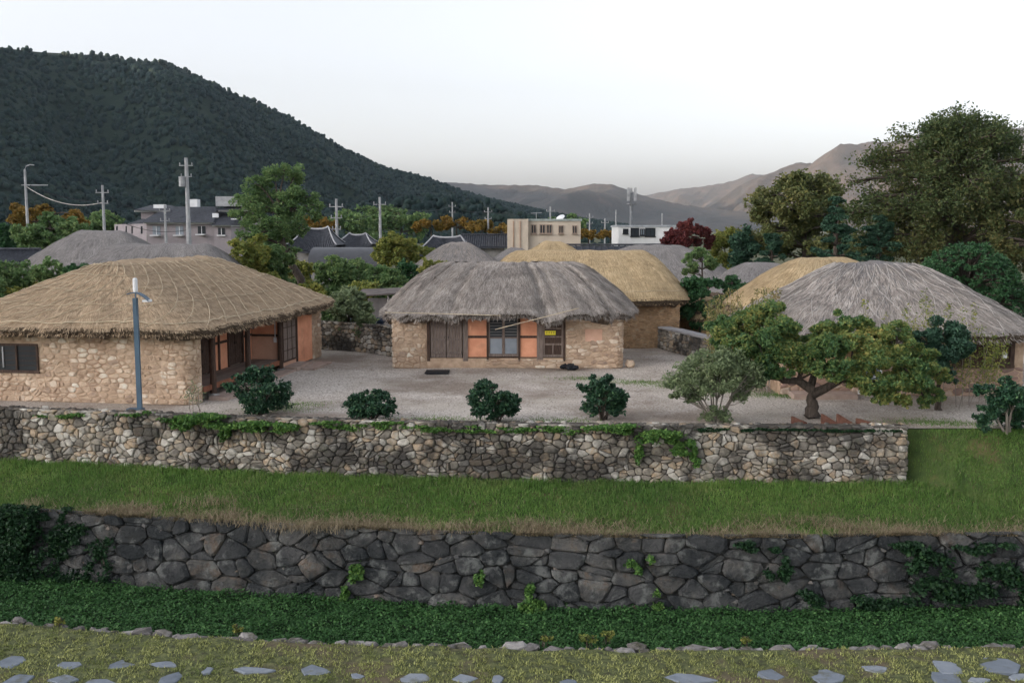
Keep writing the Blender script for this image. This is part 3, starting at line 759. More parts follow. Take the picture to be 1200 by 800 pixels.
# ------------------------------------------------------------------ thatched roofs
class Roof:
    def __init__(s, cx, cy, rot, a, b, rl, ze, zr, n=3.6, p=1.3, rw=0.25, seed=1, folds=0.0, lump=0.05, thick=0.32, nfold=46, courses=0):
        s.c = (cx, cy); s.rot = rot; s.a, s.b, s.rl, s.ze, s.zr, s.p, s.rw, s.seed = a, b, rl, ze, zr, p, rw, seed
        s.folds, s.lump, s.thick, s.courses = folds, lump, thick, courses
        th = np.linspace(0, 2 * math.pi, 721)
        ex = lambda q: np.sign(q) * np.abs(q) ** (2 / n)
        x, y = a * ex(np.cos(th)), b * ex(np.sin(th))
        d = np.concatenate([[0], np.cumsum(np.hypot(np.diff(x), np.diff(y)))])
        s.per = d[-1]; s.tab = d / d[-1]; s.ex_, s.ey_ = x, y
        s.rx_, s.ry_ = rl * ex(np.cos(th)), rw * ex(np.sin(th))
        r = np.random.default_rng(seed)
        s.fs = np.sort(r.uniform(0, 1, nfold)); s.fa = r.uniform(0.2, 1, nfold); s.fw = r.uniform(0.004, 0.011, nfold); s.fd = r.uniform(-0.012, 0.012, nfold)
    def pt(s, S, T, off=0.0):
        S, T = np.broadcast_arrays(np.asarray(S, float), np.asarray(T, float))
        q = S % 1.0
        ex, ey = np.interp(q, s.tab, s.ex_), np.interp(q, s.tab, s.ey_)
        rx, ry = np.interp(q, s.tab, s.rx_), np.interp(q, s.tab, s.ry_)
        tt = np.clip(T, 0, 1)
        wob = 1 + 0.012 * wave(S * s.per, S * 0, s.seed + 3, 1.6, 3) * (1 - tt)
        ry = ry * np.clip((1 - tt) * 14, 0, 1)
        x = ex * wob * (1 - tt) + rx * tt; y = ey * wob * (1 - tt) + ry * tt
        h = 1 - (1 - tt) ** s.p
        z = s.ze + (s.zr - s.ze) * h
        z = z + s.lump * wave(x + 31 * s.seed, y, s.seed, 1.5, 3) * np.sin(np.clip(tt * 1.15 + 0.12, 0, 1) * math.pi * 0.62) + 0.05 * wave(S * s.per, S * 0, s.seed + 9, 2.3) * (1 - tt)
        if s.folds:
            f = 0
            for c, am, w, dd in zip(s.fs, s.fa, s.fw, s.fd):
                dq = (q - c - dd * tt + 0.5) % 1.0 - 0.5
                f = f - am * np.exp(-(dq / w) ** 2)
            z = z + s.folds * f * np.clip(1.05 - tt, 0, 1) ** 0.5
        if s.courses:
            z = z + 0.045 * (((tt * s.courses + 0.25 * wave(x, y, s.seed + 4, 2.0, 2)) % 1.0) ** 2) * np.clip((1 - tt) * 5, 0, 1) * -1
        z = z + off
        c, sn = math.cos(s.rot), math.sin(s.rot)
        return np.stack([s.c[0] + x * c - y * sn, s.c[1] + x * sn + y * c, z], -1)
    def normal(s, S, T):
        e = 0.004
        a = s.pt(S + e, T) - s.pt(S - e, T); b = s.pt(S, np.clip(T + 0.02, 0, 0.995)) - s.pt(S, np.clip(T - 0.02, 0, 0.955))
        n = np.cross(a, b); n /= np.linalg.norm(n, axis=-1)[..., None] + 1e-9
        return n * np.sign(n[..., 2:3])
    def build(s, house, pal, straw_m, n_straw=9000, n_fringe=5000, length=0.42, ns=200, nt=26, shag=1.0, width=0.011, fringe=1.0):
        S, T = np.meshgrid(np.linspace(0, 1, ns + 1), np.linspace(0, 1, nt), indexing='ij')
        top = s.pt(S, T)
        g = Geo().grid(top)
        uv = np.stack([S * s.per / 10, T * 3], -1).reshape(-1, 2)
        # lip and underside
        S1 = np.linspace(0, 1, ns + 1)
        e = s.pt(S1, 0.0)
        lipw = s.thick * (1 + 0.22 * wave(S1 * s.per, S1 * 0, s.seed + 5, 0.5, 3))
        ctr = np.array([s.c[0], s.c[1], 0])
        def inward(k, dz):
            q = ctr + (e - ctr) * k; q[:, 2] = e[:, 2] - dz
            return q
        put_name = 'roof'
        o = put(put_name, g, bed_mat('thatch bed', pal), house, smooth=True)
        uvl = o.data.uv_layers.new(name='UVMap')
        li = np.zeros(len(o.data.loops), np.int32); o.data.loops.foreach_get('vertex_index', li)
        uvl.data.foreach_set('uv', uv[li].astype(np.float32).ravel())
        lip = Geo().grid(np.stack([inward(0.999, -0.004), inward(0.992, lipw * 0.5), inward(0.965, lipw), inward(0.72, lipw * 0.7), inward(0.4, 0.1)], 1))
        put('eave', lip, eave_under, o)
        # loose straw over the surface
        r = np.random.default_rng(s.seed + 100)
        n = n_straw
        Sx = r.uniform(0, 1, n); Tx = 1 - np.sqrt(r.uniform(0.0, 1, n)) * 1.0
        Tx = np.clip(Tx, 0, 0.985)
        p0 = s.pt(Sx, Tx); nn = s.normal(Sx, Tx)
        L = length * r.uniform(0.5, 1.3, n)
        L = np.minimum(L, Tx * s.b * 1.25 + 0.06 + 0.14 * (shag > 1))
        p1 = s.pt(Sx + r.normal(0, 0.0035, n) * shag, Tx - L / (s.b * 1.25))
        over = Tx - L / (s.b * 1.25) < 0
        d = p1 - p0; d /= np.linalg.norm(d, axis=1)[:, None] + 1e-9
        p1 = p0 + d * L[:, None]
        p1[over, 2] -= 0.05
        p0 = p0 + nn * 0.004; p1 = p1 + nn * (r.uniform(0.0, 0.05, n) * shag)[:, None]
        w = np.cross(d, nn); w /= np.linalg.norm(w, axis=1)[:, None] + 1e-9
        ww = (width * r.uniform(0.6, 1.6, n))[:, None]
        V = np.stack([p0 - w * ww, p0 + w * ww, p1 + w * ww * 0.5, p1 - w * ww * 0.5], 1).reshape(-1, 3)
        g = Geo().add(V, np.arange(n * 4).reshape(n, 4))
        # ragged fringe at the eave
        n = n_fringe
        Sx = r.uniform(0, 1, n); e0 = s.pt(Sx, r.uniform(0.0, 0.03, n)); out = s.pt(Sx, 0.0) - s.pt(Sx, 0.12)
        out /= np.linalg.norm(out, axis=1)[:, None]
        e0[:, 2] -= r.uniform(0.0, s.thick, n); e0 -= out * 0.10
        d = out + np.stack([r.normal(0, 0.25, n), r.normal(0, 0.25, n), r.uniform(-0.7, 0.05, n)], 1); d /= np.linalg.norm(d, axis=1)[:, None]
        L = r.uniform(0.12, 0.30, n) * (0.7 + 0.5 * shag) * fringe
        p1 = e0 + d * L[:, None]
        w = np.stack([-d[:, 1], d[:, 0], d[:, 2] * 0], 1); w /= np.linalg.norm(w, axis=1)[:, None] + 1e-9
        w[:, 2] = r.normal(0, 0.5, n)
        ww = (width * 1.15 * r.uniform(0.6, 1.6, n))[:, None]
        V = np.stack([e0 - w * ww, e0 + w * ww, p1 + w * ww * 0.4, p1 - w * ww * 0.4], 1).reshape(-1, 3)
        g.add(V, np.arange(n * 4).reshape(n, 4))
        put('straw', g, straw_m, o, kind='stuff')
        s.obj = o
        return o
    def rope(s, path, rad, mat, off=0.025):
        path = np.array(path)
        k = np.linspace(0, 1, 40); tt = np.linspace(0, 1, len(path))
        S = np.interp(k, tt, path[:, 0]); T = np.interp(k, tt, path[:, 1])
        pts = s.pt(S, T, off)
        put('rope', Geo().tube(pts, rad, 4), mat, s.obj)

def boxpart(name, parent, mat, c, h, ex=(1, 0, 0), ey=(0, 1, 0), **k):
    return put(name, Geo().box(c, h, ex, ey), mat, parent, **k)
class Frame2:
    """local frame: along (e1), inward (e2), up"""
    def __init__(s, o, e1, e2):
        s.o = np.array([o[0], o[1], 0.0]); s.e1 = np.array([e1[0], e1[1], 0.0]); s.e2 = np.array([e2[0], e2[1], 0.0])
    def p(s, a, b, z):
        return s.o + s.e1 * a + s.e2 * b + np.array([0, 0, z])
    def box(s, geo, a0, a1, b0, b1, z0, z1):
        return geo.box(s.p((a0 + a1) / 2, (b0 + b1) / 2, (z0 + z1) / 2), (abs(a1 - a0) / 2, abs(b1 - b0) / 2, abs(z1 - z0) / 2), s.e1, s.e2)
    def part(s, name, parent, mat, a0, a1, b0, b1, z0, z1, **k):
        return put(name, s.box(Geo(), a0, a1, b0, b1, z0, z1), mat, parent, **k)
def plank_door(fr, house, a0, a1, b, z0, z1, mat, planks=4, battens=(0.18, 0.82), leaves=1, frame_m=None, face=-1):
    """timber door of upright planks, each leaf with cross battens; face=-1 looks to smaller b"""
    wl_ = (a1 - a0) / leaves
    for k in range(leaves):
        l0 = a0 + wl_ * k + 0.008; l1 = a0 + wl_ * (k + 1) - 0.008
        g = Geo(); pw = (l1 - l0) / planks
        for i in range(planks):
            fr.box(g, l0 + pw * i + 0.006, l0 + pw * (i + 1) - 0.006, b - 0.02, b + 0.02 + 0.004 * (i % 2), z0, z1 - 0.01 * (i % 3))
        door = put('door', g, mat, house)
        for t in battens:
            zc = z0 + (z1 - z0) * t
            fr.part('batten', door, mat, l0 + 0.02, l1 - 0.02, b + face * 0.05, b + face * 0.022, zc - 0.035, zc + 0.035)
        put('handle', Geo().tube([fr.p(l1 - 0.07 if k == 0 else l0 + 0.07, b + face * 0.03, (z0 + z1) / 2 + d) for d in (-0.05, 0, 0.05)], 0.012, 5), black_cloth, door)
def lattice_door(fr, house, a0, a1, b, z0, z1, mat, back, nx=3, nz=5, face=-1):
    door = fr.part('door', house, back, a0 + 0.05, a1 - 0.05, b - 0.008, b + 0.012, z0 + 0.05, z1 - 0.05)
    g = Geo()
    for (x0, x1, q0, q1) in ((a0, a0 + 0.055, z0, z1), (a1 - 0.055, a1, z0, z1), (a0 + 0.056, a1 - 0.056, z0, z0 + 0.06), (a0 + 0.056, a1 - 0.056, z1 - 0.06, z1)):
        fr.box(g, x0, x1, b - 0.03, b + 0.025, q0, q1)
    put('door_frame', g, mat, door)
    for i in range(1, nx):
        x = a0 + (a1 - a0) * i / nx
        fr.part('mullion', door, mat, x - 0.014, x + 0.014, b + face * 0.024, b + face * 0.011, z0 + 0.05, z1 - 0.05)
    for i in range(1, nz):
        z = z0 + (z1 - z0) * i / nz
        fr.part('lattice_bar', door, mat, a0 + 0.05, a1 - 0.05, b + face * 0.036, b + face * 0.0245, z - 0.013, z + 0.013)
    return door

# ------------------------------------------------------------------ farmhouse with the long porch (its end wall faces the moat)
A = np.array([-9.68, 30.0]); B = np.array([-8.05, 42.2])
e1 = (B - A) / np.linalg.norm(B - A); e2 = np.array([-e1[1], e1[0]])
fr = Frame2(A, e1, e2); LEN = float(np.linalg.norm(B - A)); DEP = 8.0; WH = 2.12
h1 = thing('thatched_house', 'long stone farmhouse with tan thatched roof and open timber porch behind the blue lamp post', 'house', (*fr.p(LEN / 2, DEP / 2, 0)[:2], 0))
def P2(a, b): return tuple(fr.p(a, b, 0)[:2])
rc = 0.34
path = [P2(LEN * 0.5, DEP)] + [P2(a, DEP) for a in np.linspace(LEN * 0.45, rc, 8)] + [P2(rc - rc * math.sin(t), DEP - rc + rc * math.cos(t)) for t in np.linspace(0.2, math.pi / 2 - 0.2, 5)] + \
       [P2(0, b) for b in np.linspace(DEP - rc, rc, 24)] + [P2(rc - rc * math.cos(t), rc - rc * math.sin(t)) for t in np.linspace(0.2, math.pi / 2 - 0.1, 6)] + [P2(rc + 0.05, 0), P2(rc + 0.2, 0)]
hp = PathWall(path, 0.0)
wallo = put('wall', hp.core(0, hp.L, 0, WH, 0.4), clay, h1)
end_u0 = hp.L - 0.2 - 1.57 * rc - (DEP - 2 * rc)
WIN = (end_u0 + 0.55, end_u0 + 2.55, 0.98, 1.74)
def skip_win(u, v): return WIN[0] - 0.05 < u < WIN[1] + 0.05 and WIN[2] - 0.06 < v < WIN[3] + 0.06
lay_stones(wallo, hp, end_u0 - 0.8, hp.L - 0.02, 0.0, WH - 0.05, 0.25, 0.15, 0.022, 0.022, house_stone, 37, house_stone_i, limit=300, skip=skip_win, size_var=1.4, jit=0.45, protrude=0.8, split_p=0.12)
# window in the end wall
win = put('window', Geo().add(hp([WIN[0], WIN[1], WIN[1], WIN[0]], [WIN[2], WIN[2], WIN[3], WIN[3]], [0.012] * 4), np.array([[0, 1, 2, 3]])), glass_m, h1)
for nm, u0, u1, v0, v1 in (('window_frame', WIN[0] - 0.06, WIN[1] + 0.06, WIN[3], WIN[3] + 0.07), ('sill', WIN[0] - 0.08, WIN[1] + 0.08, WIN[2] - 0.09, WIN[2]), ('window_frame', WIN[0] - 0.06, WIN[0], WIN[2], WIN[3]), ('window_frame', WIN[1], WIN[1] + 0.06, WIN[2], WIN[3]),
                           ('mullion', (WIN[0] + WIN[1]) / 2 + 0.30, (WIN[0] + WIN[1]) / 2 + 0.36, WIN[2], WIN[3])):
    put(nm, hp.core(u0, u1, v0, v1, 0.05, 0.06), wood_dark, win)
for k in range(1, 5):
    zz = WIN[2] + (WIN[3] - WIN[2]) * k / 5
    put('window_bar', hp.core(WIN[0], WIN[1], zz - 0.008, zz + 0.008, 0.02, 0.03), wood_dark, win)
put('latch', hp.core(WIN[0] + 0.86, WIN[0] + 0.90, WIN[2] + 0.08, WIN[3] - 0.03, 0.02, 0.05), concrete, win)
# porch: posts, recessed wall, boards
pb = 1.15
t = lambda k: k * LEN
PORCH_END = t(0.60)
fl = 0.46
nb = 9
for i in range(nb):
    b0 = 0.06 + (pb - 0.06) * i / nb
    fr.part('floor_board', h1, wood_floor, rc + 0.35, PORCH_END, b0 + 0.004, b0 + (pb - 0.06) / nb - 0.004, fl - 0.045, fl)
fr.part('porch_beam', h1, wood_red, rc + 0.3, PORCH_END, 0.0, 0.055, fl - 0.18, fl - 0.01)
for k in (0.11, 0.34, 0.59):
    a = t(k)
    st = put('post', Geo().tube([fr.p(a, 0.0, 0.12), fr.p(a, 0.0, 1.2), fr.p(a + 0.02, 0.0, WH + 0.05)], [0.105, 0.095, 0.09], 10), wood_dark, h1)
    put('post_stone', rock(fr.p(a, 0.0, 0.05), 0.22, 0.2, 0.14, int(400 + k * 100)), edge_m, st)
# porch end wall of the near room (hidden side), back wall, side wall
fr.part('plaster_panel', h1, ochre, rc + 0.18, rc + 0.30, 0.05, pb + 0.1, fl, WH)
bays = [(rc + 0.3, t(.195), 'p'), (t(.195), t(.30), 'd'), (t(.30), t(.355), 'p'), (t(.355), t(.42), 'p'), (t(.42), t(.525), 'd'), (t(.525), t(.60), 'p')]
for a0, a1, k in bays:
    fr.part('post', h1, wood_dark, a0 - 0.05, a0 + 0.05, pb - 0.05, pb + 0.1, 0.1, WH)
    if k == 'p':
        fr.part('plaster_panel', h1, ochre, a0 + 0.05, a1 - 0.05, pb, pb + 0.08, fl, 1.36)
        fr.part('rail', h1, wood_dark, a0 + 0.05, a1 - 0.05, pb - 0.03, pb + 0.08, 1.36, 1.45)
        fr.part('plaster_panel', h1, ochre, a0 + 0.05, a1 - 0.05, pb, pb + 0.08, 1.45, WH)
    else:
        plank_door(fr, h1, a0 + 0.05, a1 - 0.05, pb + 0.03, fl + 0.02, WH - 0.08, wood_dark, planks=3, leaves=2)
fr.part('plaster_panel', h1, ochre_pale, PORCH_END, PORCH_END + 0.1, 0.06, pb + 0.08, fl - 0.1, 1.33)
fr.part('rail', h1, wood_dark, PORCH_END - 0.03, PORCH_END + 0.1, 0.06, pb + 0.08, 1.33, 1.41)
fr.part('plaster_panel', h1, ochre, PORCH_END, PORCH_END + 0.1, 0.06, pb + 0.08, 1.41, WH)
fr.part('plaster_panel', h1, ochre_pale, rc + 0.3, PORCH_END, pb + 0.01, pb + 0.10, 0.05, fl - 0.06)
# far room: door, plaster, stone corner
lattice_door(fr, h1, t(.615), t(.735), 0.02, 0.30, WH - 0.06, wood_dark, wood_grey, 3, 4)
fr.part('post', h1, wood_dark, t(.735), t(.735) + 0.1, -0.02, 0.1, 0.1, WH)
fr.part('plaster_panel', h1, ochre, t(.735) + 0.1, t(.885), 0.0, 0.2, 0.05, WH)
fr.part('plaster_panel', h1, ochre_pale, t(.60) + 0.1, t(.735), 0.03, 0.2, 0.02, 0.30)
path = [P2(t(.885), 0)] + [P2(a, 0) for a in np.linspace(t(.90), LEN - rc, 6)] + [P2(LEN - rc + rc * math.sin(q), rc - rc * math.cos(q)) for q in np.linspace(0.2, math.pi / 2 - 0.2, 5)] + [P2(LEN, rc), P2(LEN, 2.5), P2(LEN, DEP - .5)]
hp2 = PathWall(path, 0.0)
w2 = put('wall', hp2.core(0, hp2.L, 0, WH, 0.35), clay, h1)
lay_stones(w2, hp2, 0.0, 2.6, 0.0, WH - 0.1, 0.30, 0.19, 0.028, 0.02, house_stone, 38, size_var=1.0, protrude=0.7)
fr.part('wall_plate', h1, wood_dark, rc, LEN - rc, -0.02, 0.14, WH, WH + 0.12)
step_m = material('worn step stone', [(0.2, (0.34, 0.25, 0.21)), (0.8, (0.48, 0.38, 0.32))], scale=3, bump=0.02)
for (a0, a1, b0, b1, z1) in ((rc + 0.6, t(.37), -0.62, -0.02, 0.10), (t(.39), t(.60), -0.55, -0.02, 0.09), (t(.60), t(.74), -0.60, -0.02, 0.17), (t(.63), t(.80), -1.15, -0.62, 0.08)):
    fr.part('step', h1, step_m, a0, a1, b0, b1, -0.05, z1)
boxpart('cloth', h1, plain('red cloth', (0.42, 0.10, 0.12), 0.9), fr.p(rc + 0.45, pb - 0.12, 1.55), (0.02, 0.16, 0.22), fr.e1, fr.e2)
put('meter_box', Geo().box(fr.p(PORCH_END - 0.05, 0.22, 1.2), (0.03, 0.05, 0.09), fr.e1, fr.e2), white_paint, h1)
put('conduit', Geo().tube([fr.p(PORCH_END - 0.04, 0.22, 1.25), fr.p(PORCH_END - 0.04, 0.22, WH)], 0.018, 6), white_paint, h1)
rc1 = fr.p(LEN / 2, DEP / 2, 0)
roof1 = Roof(rc1[0], rc1[1], math.atan2(e1[1], e1[0]), LEN / 2 + 0.75, DEP / 2 + 0.8, 3.6, 2.40, 4.30, seed=3, lump=0.06, p=1.08, courses=13, n=8)
roof1.build(h1, TH_TAN, straw_tan, 36000, 10000, shag=0.35, nt=80, length=0.34, width=0.008, fringe=0.6)
# rope net: two families of diagonals and two rounds at the eave
for k in range(46):
    s0 = k / 46
    roof1.rope([(s0, 0.01), (s0 + 0.045, 0.35), (s0 + 0.09, 0.70), (s0 + 0.115, 0.93)], 0.011, rope_m, 0.035)
for T in (0.055, 0.30, 0.52, 0.72, 0.88):
    for k in range(4):
        roof1.rope([(k / 4, T), (k / 4 + 0.125, T + 0.02), (k / 4 + 0.25, T)], 0.018 if T < 0.1 else 0.009, rope_m, 0.04)

# ------------------------------------------------------------------ grey thatched cottage in the middle of the yard
FX0, FX1, FY, MH_ = -4.65, 4.32, 38.2, 2.05
fm = Frame2((0, FY), (1, 0), (0, 1))
h2 = thing('thatched_house', 'small cottage with shaggy grey thatch, orange plaster panels and plank doors in the gravel yard', 'house', (-0.1, FY + 2.1, 0))
def Pm(a, b): return (a, FY + b)
rc = 0.35
pl = [Pm(FX0, 4.2), Pm(FX0, 2.0), Pm(FX0, rc)] + [Pm(FX0 + rc - rc * math.cos(q), rc - rc * math.sin(q)) for q in np.linspace(0.3, math.pi / 2 - 0.2, 4)] + [Pm(FX0 + rc, 0), Pm(-4.0, 0), Pm(-3.6, 0), Pm(-3.28, 0)]
pwl = PathWall(pl, 0.0)
wl_o = put('wall', pwl.core(0, pwl.L, 0, MH_, 0.35), clay, h2)
lay_stones(wl_o, pwl, pwl.L - 3.6, pwl.L - 0.02, 0, MH_ - 0.02, 0.28, 0.19, 0.026, 0.02, house_stone, 51, size_var=1.0, protrude=0.6)
pr = [Pm(2.06, 0), Pm(2.5, 0), Pm(3.0, 0), Pm(3.5, 0), Pm(FX1 - rc, 0)] + [Pm(FX1 - rc + rc * math.sin(q), rc - rc * math.cos(q)) for q in np.linspace(0.3, math.pi / 2 - 0.2, 4)] + [Pm(FX1, rc), Pm(FX1, 2), Pm(FX1, 4.2)]
pwr = PathWall(pr, 0.0)
wr_o = put('wall', pwr.core(0, pwr.L, 0, MH_, 0.35), clay, h2)
def skip_patch(u, v): return 0.72 < u < 1.45 and 1.02 < v < 1.55
lay_stones(wr_o, pwr, 0.02, 5.0, 0, MH_ - 0.02, 0.30, 0.145, 0.024, 0.018, house_stone, 52, size_var=1.2, jit=0.6, skip=skip_patch, protrude=0.6)
put('plaster_patch', pwr.core(0.76, 1.42, 1.05, 1.52, 0.05, 0.02), ochre_pale, wr_o)
fm.part('wall', h2, mud_wall, FX0 + 0.3, FX1 - 0.3, 3.95, 4.2, 0, MH_)
# plinth under the timber front
fm.part('plinth', h2, clay, -3.28, 2.06, -0.02, 0.30, -0.05, 0.40)
pp = PathWall([Pm(-3.28, -0.02), Pm(-1, -0.02), Pm(2.06, -0.02)], 0.0)
plo = h2.children[-1]
lay_stones(plo, pp, 2.2, 5.3, 0.0, 0.34, 0.42, 0.17, 0.03, 0.025, house_stone, 53, size_var=1.0)
boards = [(-3.28, -3.16), (-1.90, -1.70), (0.24, 0.32), (0.96, 1.20), (1.98, 2.06), (-0.98, -0.90)]
for a0, a1 in boards:
    fm.part('post', h2, wood_grey if a1 - a0 > 0.15 else wood_dark, a0, a1, -0.03, 0.12, 0.28, MH_)
plank_door(fm, h2, -3.15, -1.92, 0.02, 0.42, 1.98, wood_grey, planks=5, battens=(0.12, 0.45, 0.80), leaves=2)
for a0, a1 in ((-1.70, -0.98), (0.32, 0.96)):
    fm.part('plaster_panel', h2, ochre, a0, a1, 0.02, 0.12, 0.44, 1.18)
    fm.part('rail', h2, wood_dark, a0, a1, -0.02, 0.12, 1.18, 1.27)
    fm.part('plaster_panel', h2, ochre, a0, a1, 0.02, 0.12, 1.27, MH_)
fm.part('rail', h2, wood_dark, -1.70, 0.96, -0.025, 0.12, 0.40, 0.44)
# glazed sliding window: two sashes
for a0, a1 in ((-0.90, -0.335), (-0.325, 0.24)):
    wdw = fm.part('window', h2, glass_m, a0 + 0.05, a1 - 0.05, 0.03, 0.045, 0.55, 1.95)
    g = Geo()
    for (x0, x1, q0, q1) in ((a0, a0 + 0.05, 0.46, 2.0), (a1 - 0.05, a1, 0.46, 2.0), (a0 + 0.05, a1 - 0.05, 0.46, 0.56), (a0 + 0.05, a1 - 0.05, 1.16, 1.21), (a0 + 0.05, a1 - 0.05, 1.94, 2.0)):
        fm.box(g, x0, x1, 0.0, 0.06, q0, q1)
    put('sash', g, wood_grey, wdw)
    fm.part('pane', wdw, glass_pale, a0 + 0.055, a1 - 0.055, 0.024, 0.028, 0.565, 1.155)
    for q in np.linspace(1.30, 1.88, 6):
        fm.part('blind_slat', wdw, plain('grey blind', (0.13, 0.13, 0.13), 0.7), a0 + 0.055, a1 - 0.055, 0.020, 0.026, q - 0.025, q + 0.02)
# panelled door with a yellow notice
fm.part('door', h2, wood_dark, 1.20, 1.98, 0.02, 0.06, 0.44, 1.98)
d2 = h2.children[-1]
for (x0, x1, z0, z1) in ((1.20, 1.27, 0.44, 1.98), (1.91, 1.98, 0.44, 1.98), (1.27, 1.91, 0.44, 0.53), (1.27, 1.91, 0.90, 0.97), (1.27, 1.91, 1.20, 1.25), (1.27, 1.91, 1.52, 1.57), (1.56, 1.60, 0.53, 0.90), (1.56, 1.60, 1.57, 1.98)):
    fm.part('rail', d2, wood_grey, x0, x1, -0.012, 0.018, z0, z1)
put('door_light', Geo().tube([fm.p(1.75, -0.015, 1.78), fm.p(1.75, 0.02, 1.78)], 0.035, 8), white_paint, d2)
yl = thing('notice_sign', 'small yellow notice with black lettering fixed to the dark cottage door', 'sign', (1.47, FY - 0.03, 1.29))
fm.part('board', yl, plain('yellow board', (0.78, 0.68, 0.06), 0.5, 0.05), 1.27, 1.68, -0.030, -0.016, 1.30, 1.46)
r = np.random.default_rng(2)
for k in range(4):                      # four unreadably small black characters
    x = 1.345 + k * 0.09
    fm.part('character', yl, black_cloth, x - 0.028, x + 0.022, -0.034, -0.0305, 1.405, 1.418)
    fm.part('character', yl, black_cloth, x - 0.006, x + 0.006, -0.034, -0.0305, 1.345, 1.404)
    fm.part('character', yl, black_cloth, x - 0.024, x - 0.0065, -0.034, -0.0305, 1.36 + 0.012 * (k % 2), 1.372 + 0.012 * (k % 2))
fm.part('wall_plate', h2, wood_dark, FX0 + 0.4, FX1 - 0.4, -0.05, 0.15, MH_, MH_ + 0.12)
roof2 = Roof(-0.1, FY + 2.0, 0.0, 4.98, 2.95, 2.55, 2.30, 4.05, n=3.2, seed=11, lump=0.07, folds=0.32, p=1.5, nfold=34, thick=0.32)
roof2.build(h2, TH_GREY, straw_grey, 44000, 13000, length=0.5, shag=1.4, ns=320, nt=30, width=0.010, fringe=0.6)
put('pole', Geo().tube([(-4.75, FY - 1.10, 2.26), (-2.0, FY - 1.2, 2.20), (-0.4, FY - 1.22, 2.15)], 0.014, 6), rope_m, h2)
bp = thing('bamboo_pole', 'long thin bamboo pole slung diagonally under the grey thatched eave', 'pole', (-0.63, FY - 1.25, 0))
put('cane', Geo().tube([(-0.63, FY - 1.28, zat(386, FY - 1.28)), (1.0, FY - 1.24, zat(373, FY - 1.24)), (2.5, FY - 1.05, zat(361, FY - 1.05))], 0.016, 6), rope_m, bp)
mat_t = Geo()
put('door_mat', Geo().box((xat(513, 433, 37.2), 37.0, 0.035), (0.44, 0.42, 0.02)).add([(0, 37, .05), (0.001, 37, .05), (0, 37.001, .05)], [[0, 1, 2]]), black_cloth, label='black rubber mat lying before the double plank doors', cat='mat')
g = Geo()
for k in range(9):
    a = k * 0.7
    g.add(*crowns(np.array([[2.2 + 0.22 * math.cos(a) * (k % 3) / 2, 37.7 + 0.16 * math.sin(a), 0.10 + 0.03 * (k % 2)]]), np.array([0.16]), 900 + k, 0.7, 0.35))
put('rubbish_bag', g, black_cloth, label='crumpled black bag lying against the cottage stone wall', cat='bag')
put('block', rock((4.62, 38.6, 0.12), 0.24, 0.3, 0.2, 77), house_stone, label='single squared stone beside the cottage corner', cat='stone')

# ------------------------------------------------------------------ plainer thatched houses
def simple_house(label, cx, cy, rot, a, b, rl, ze, zr, pal, sm, seed, wall_m, n_straw=9000, n_fr=3500, p=1.3, over=0.75, ropes=0, rope_mat=None, rope_r=0.012, folds=0.0, stones=False, **kw):
    h = thing('thatched_house', label, 'house', (cx, cy, 0))
    f = Frame2((cx, cy), (math.cos(rot), math.sin(rot)), (-math.sin(rot), math.cos(rot)))
    wa, wb = a - over, b - over
    g = Geo(); hgt = ze - 0.1
    for (x0, x1, y0, y1) in ((-wa, wa, -wb, -wb + 0.3), (-wa, wa, wb - 0.3, wb), (-wa, -wa + 0.3, -wb + 0.3, wb - 0.3), (wa - 0.3, wa, -wb + 0.3, wb - 0.3)):
        f.box(g, x0, x1, y0, y1, -0.05, hgt)
    put('wall', g, wall_m, h)
    rf = Roof(cx, cy, rot, a, b, rl, ze, zr, seed=seed, p=p, folds=folds, **kw)
    rf.build(h, pal, sm, n_straw, n_fr, ns=140, nt=60 if kw.get('courses') else 20, shag=0.3 if kw.get('courses') else 0.8, fringe=0.4 if kw.get('courses') else 0.7)
    for k in range(ropes):
        s0 = k / ropes
        rf.rope([(s0, 0.02), (s0 + 0.03, 0.35), (s0 + 0.06, 0.7), (s0 + 0.075, 0.95)], rope_r, rope_mat or rope_m)
        rf.rope([(s0, 0.02), (s0 - 0.03, 0.35), (s0 - 0.06, 0.7), (s0 - 0.075, 0.95)], rope_r, rope_mat or rope_m)
    return h, f, rf, wa, wb
hy, fy, rfy, wa, wb = simple_house('mud walled house with fresh golden thatch behind the grey cottage', 3.2, 47.2, 0.03, 5.05, 3.2, 2.95, 2.28, 4.38, TH_GOLD, straw_gold, 61, mud_wall, 24000, 5000, p=1.45, lump=0.03, courses=12)
for T in (0.10,):
    for k in range(4): rfy.rope([(k / 4, T), (k / 4 + 0.25, T)], 0.014, rope_m)
lt = Frame2((3.2, 47.2), (math.cos(0.03), math.sin(0.03)), (-math.sin(0.03), math.cos(0.03)))
pwy = PathWall([tuple(lt.p(x, -wb, 0)[:2]) for x in (0.6, 2.0, 3.0, wa)] + [tuple(lt.p(wa, y, 0)[:2]) for y in (-1, 0, 1)], 0.0)
wy = [c for c in hy.children if c.name.startswith('wall')][0]
lay_stones(wy, pwy, 0, pwy.L, 0.0, 2.0, 0.24, 0.12, 0.03, 0.03, material('mud wall rubble', [(0.1, (0.26, 0.17, 0.10)), (0.6, (0.40, 0.28, 0.17)), (0.95, (0.50, 0.40, 0.28))], scale=6, rand='object', rw=0.5, bump=0.02), 66, limit=300, mat_island=mud_wall, jit=0.7)
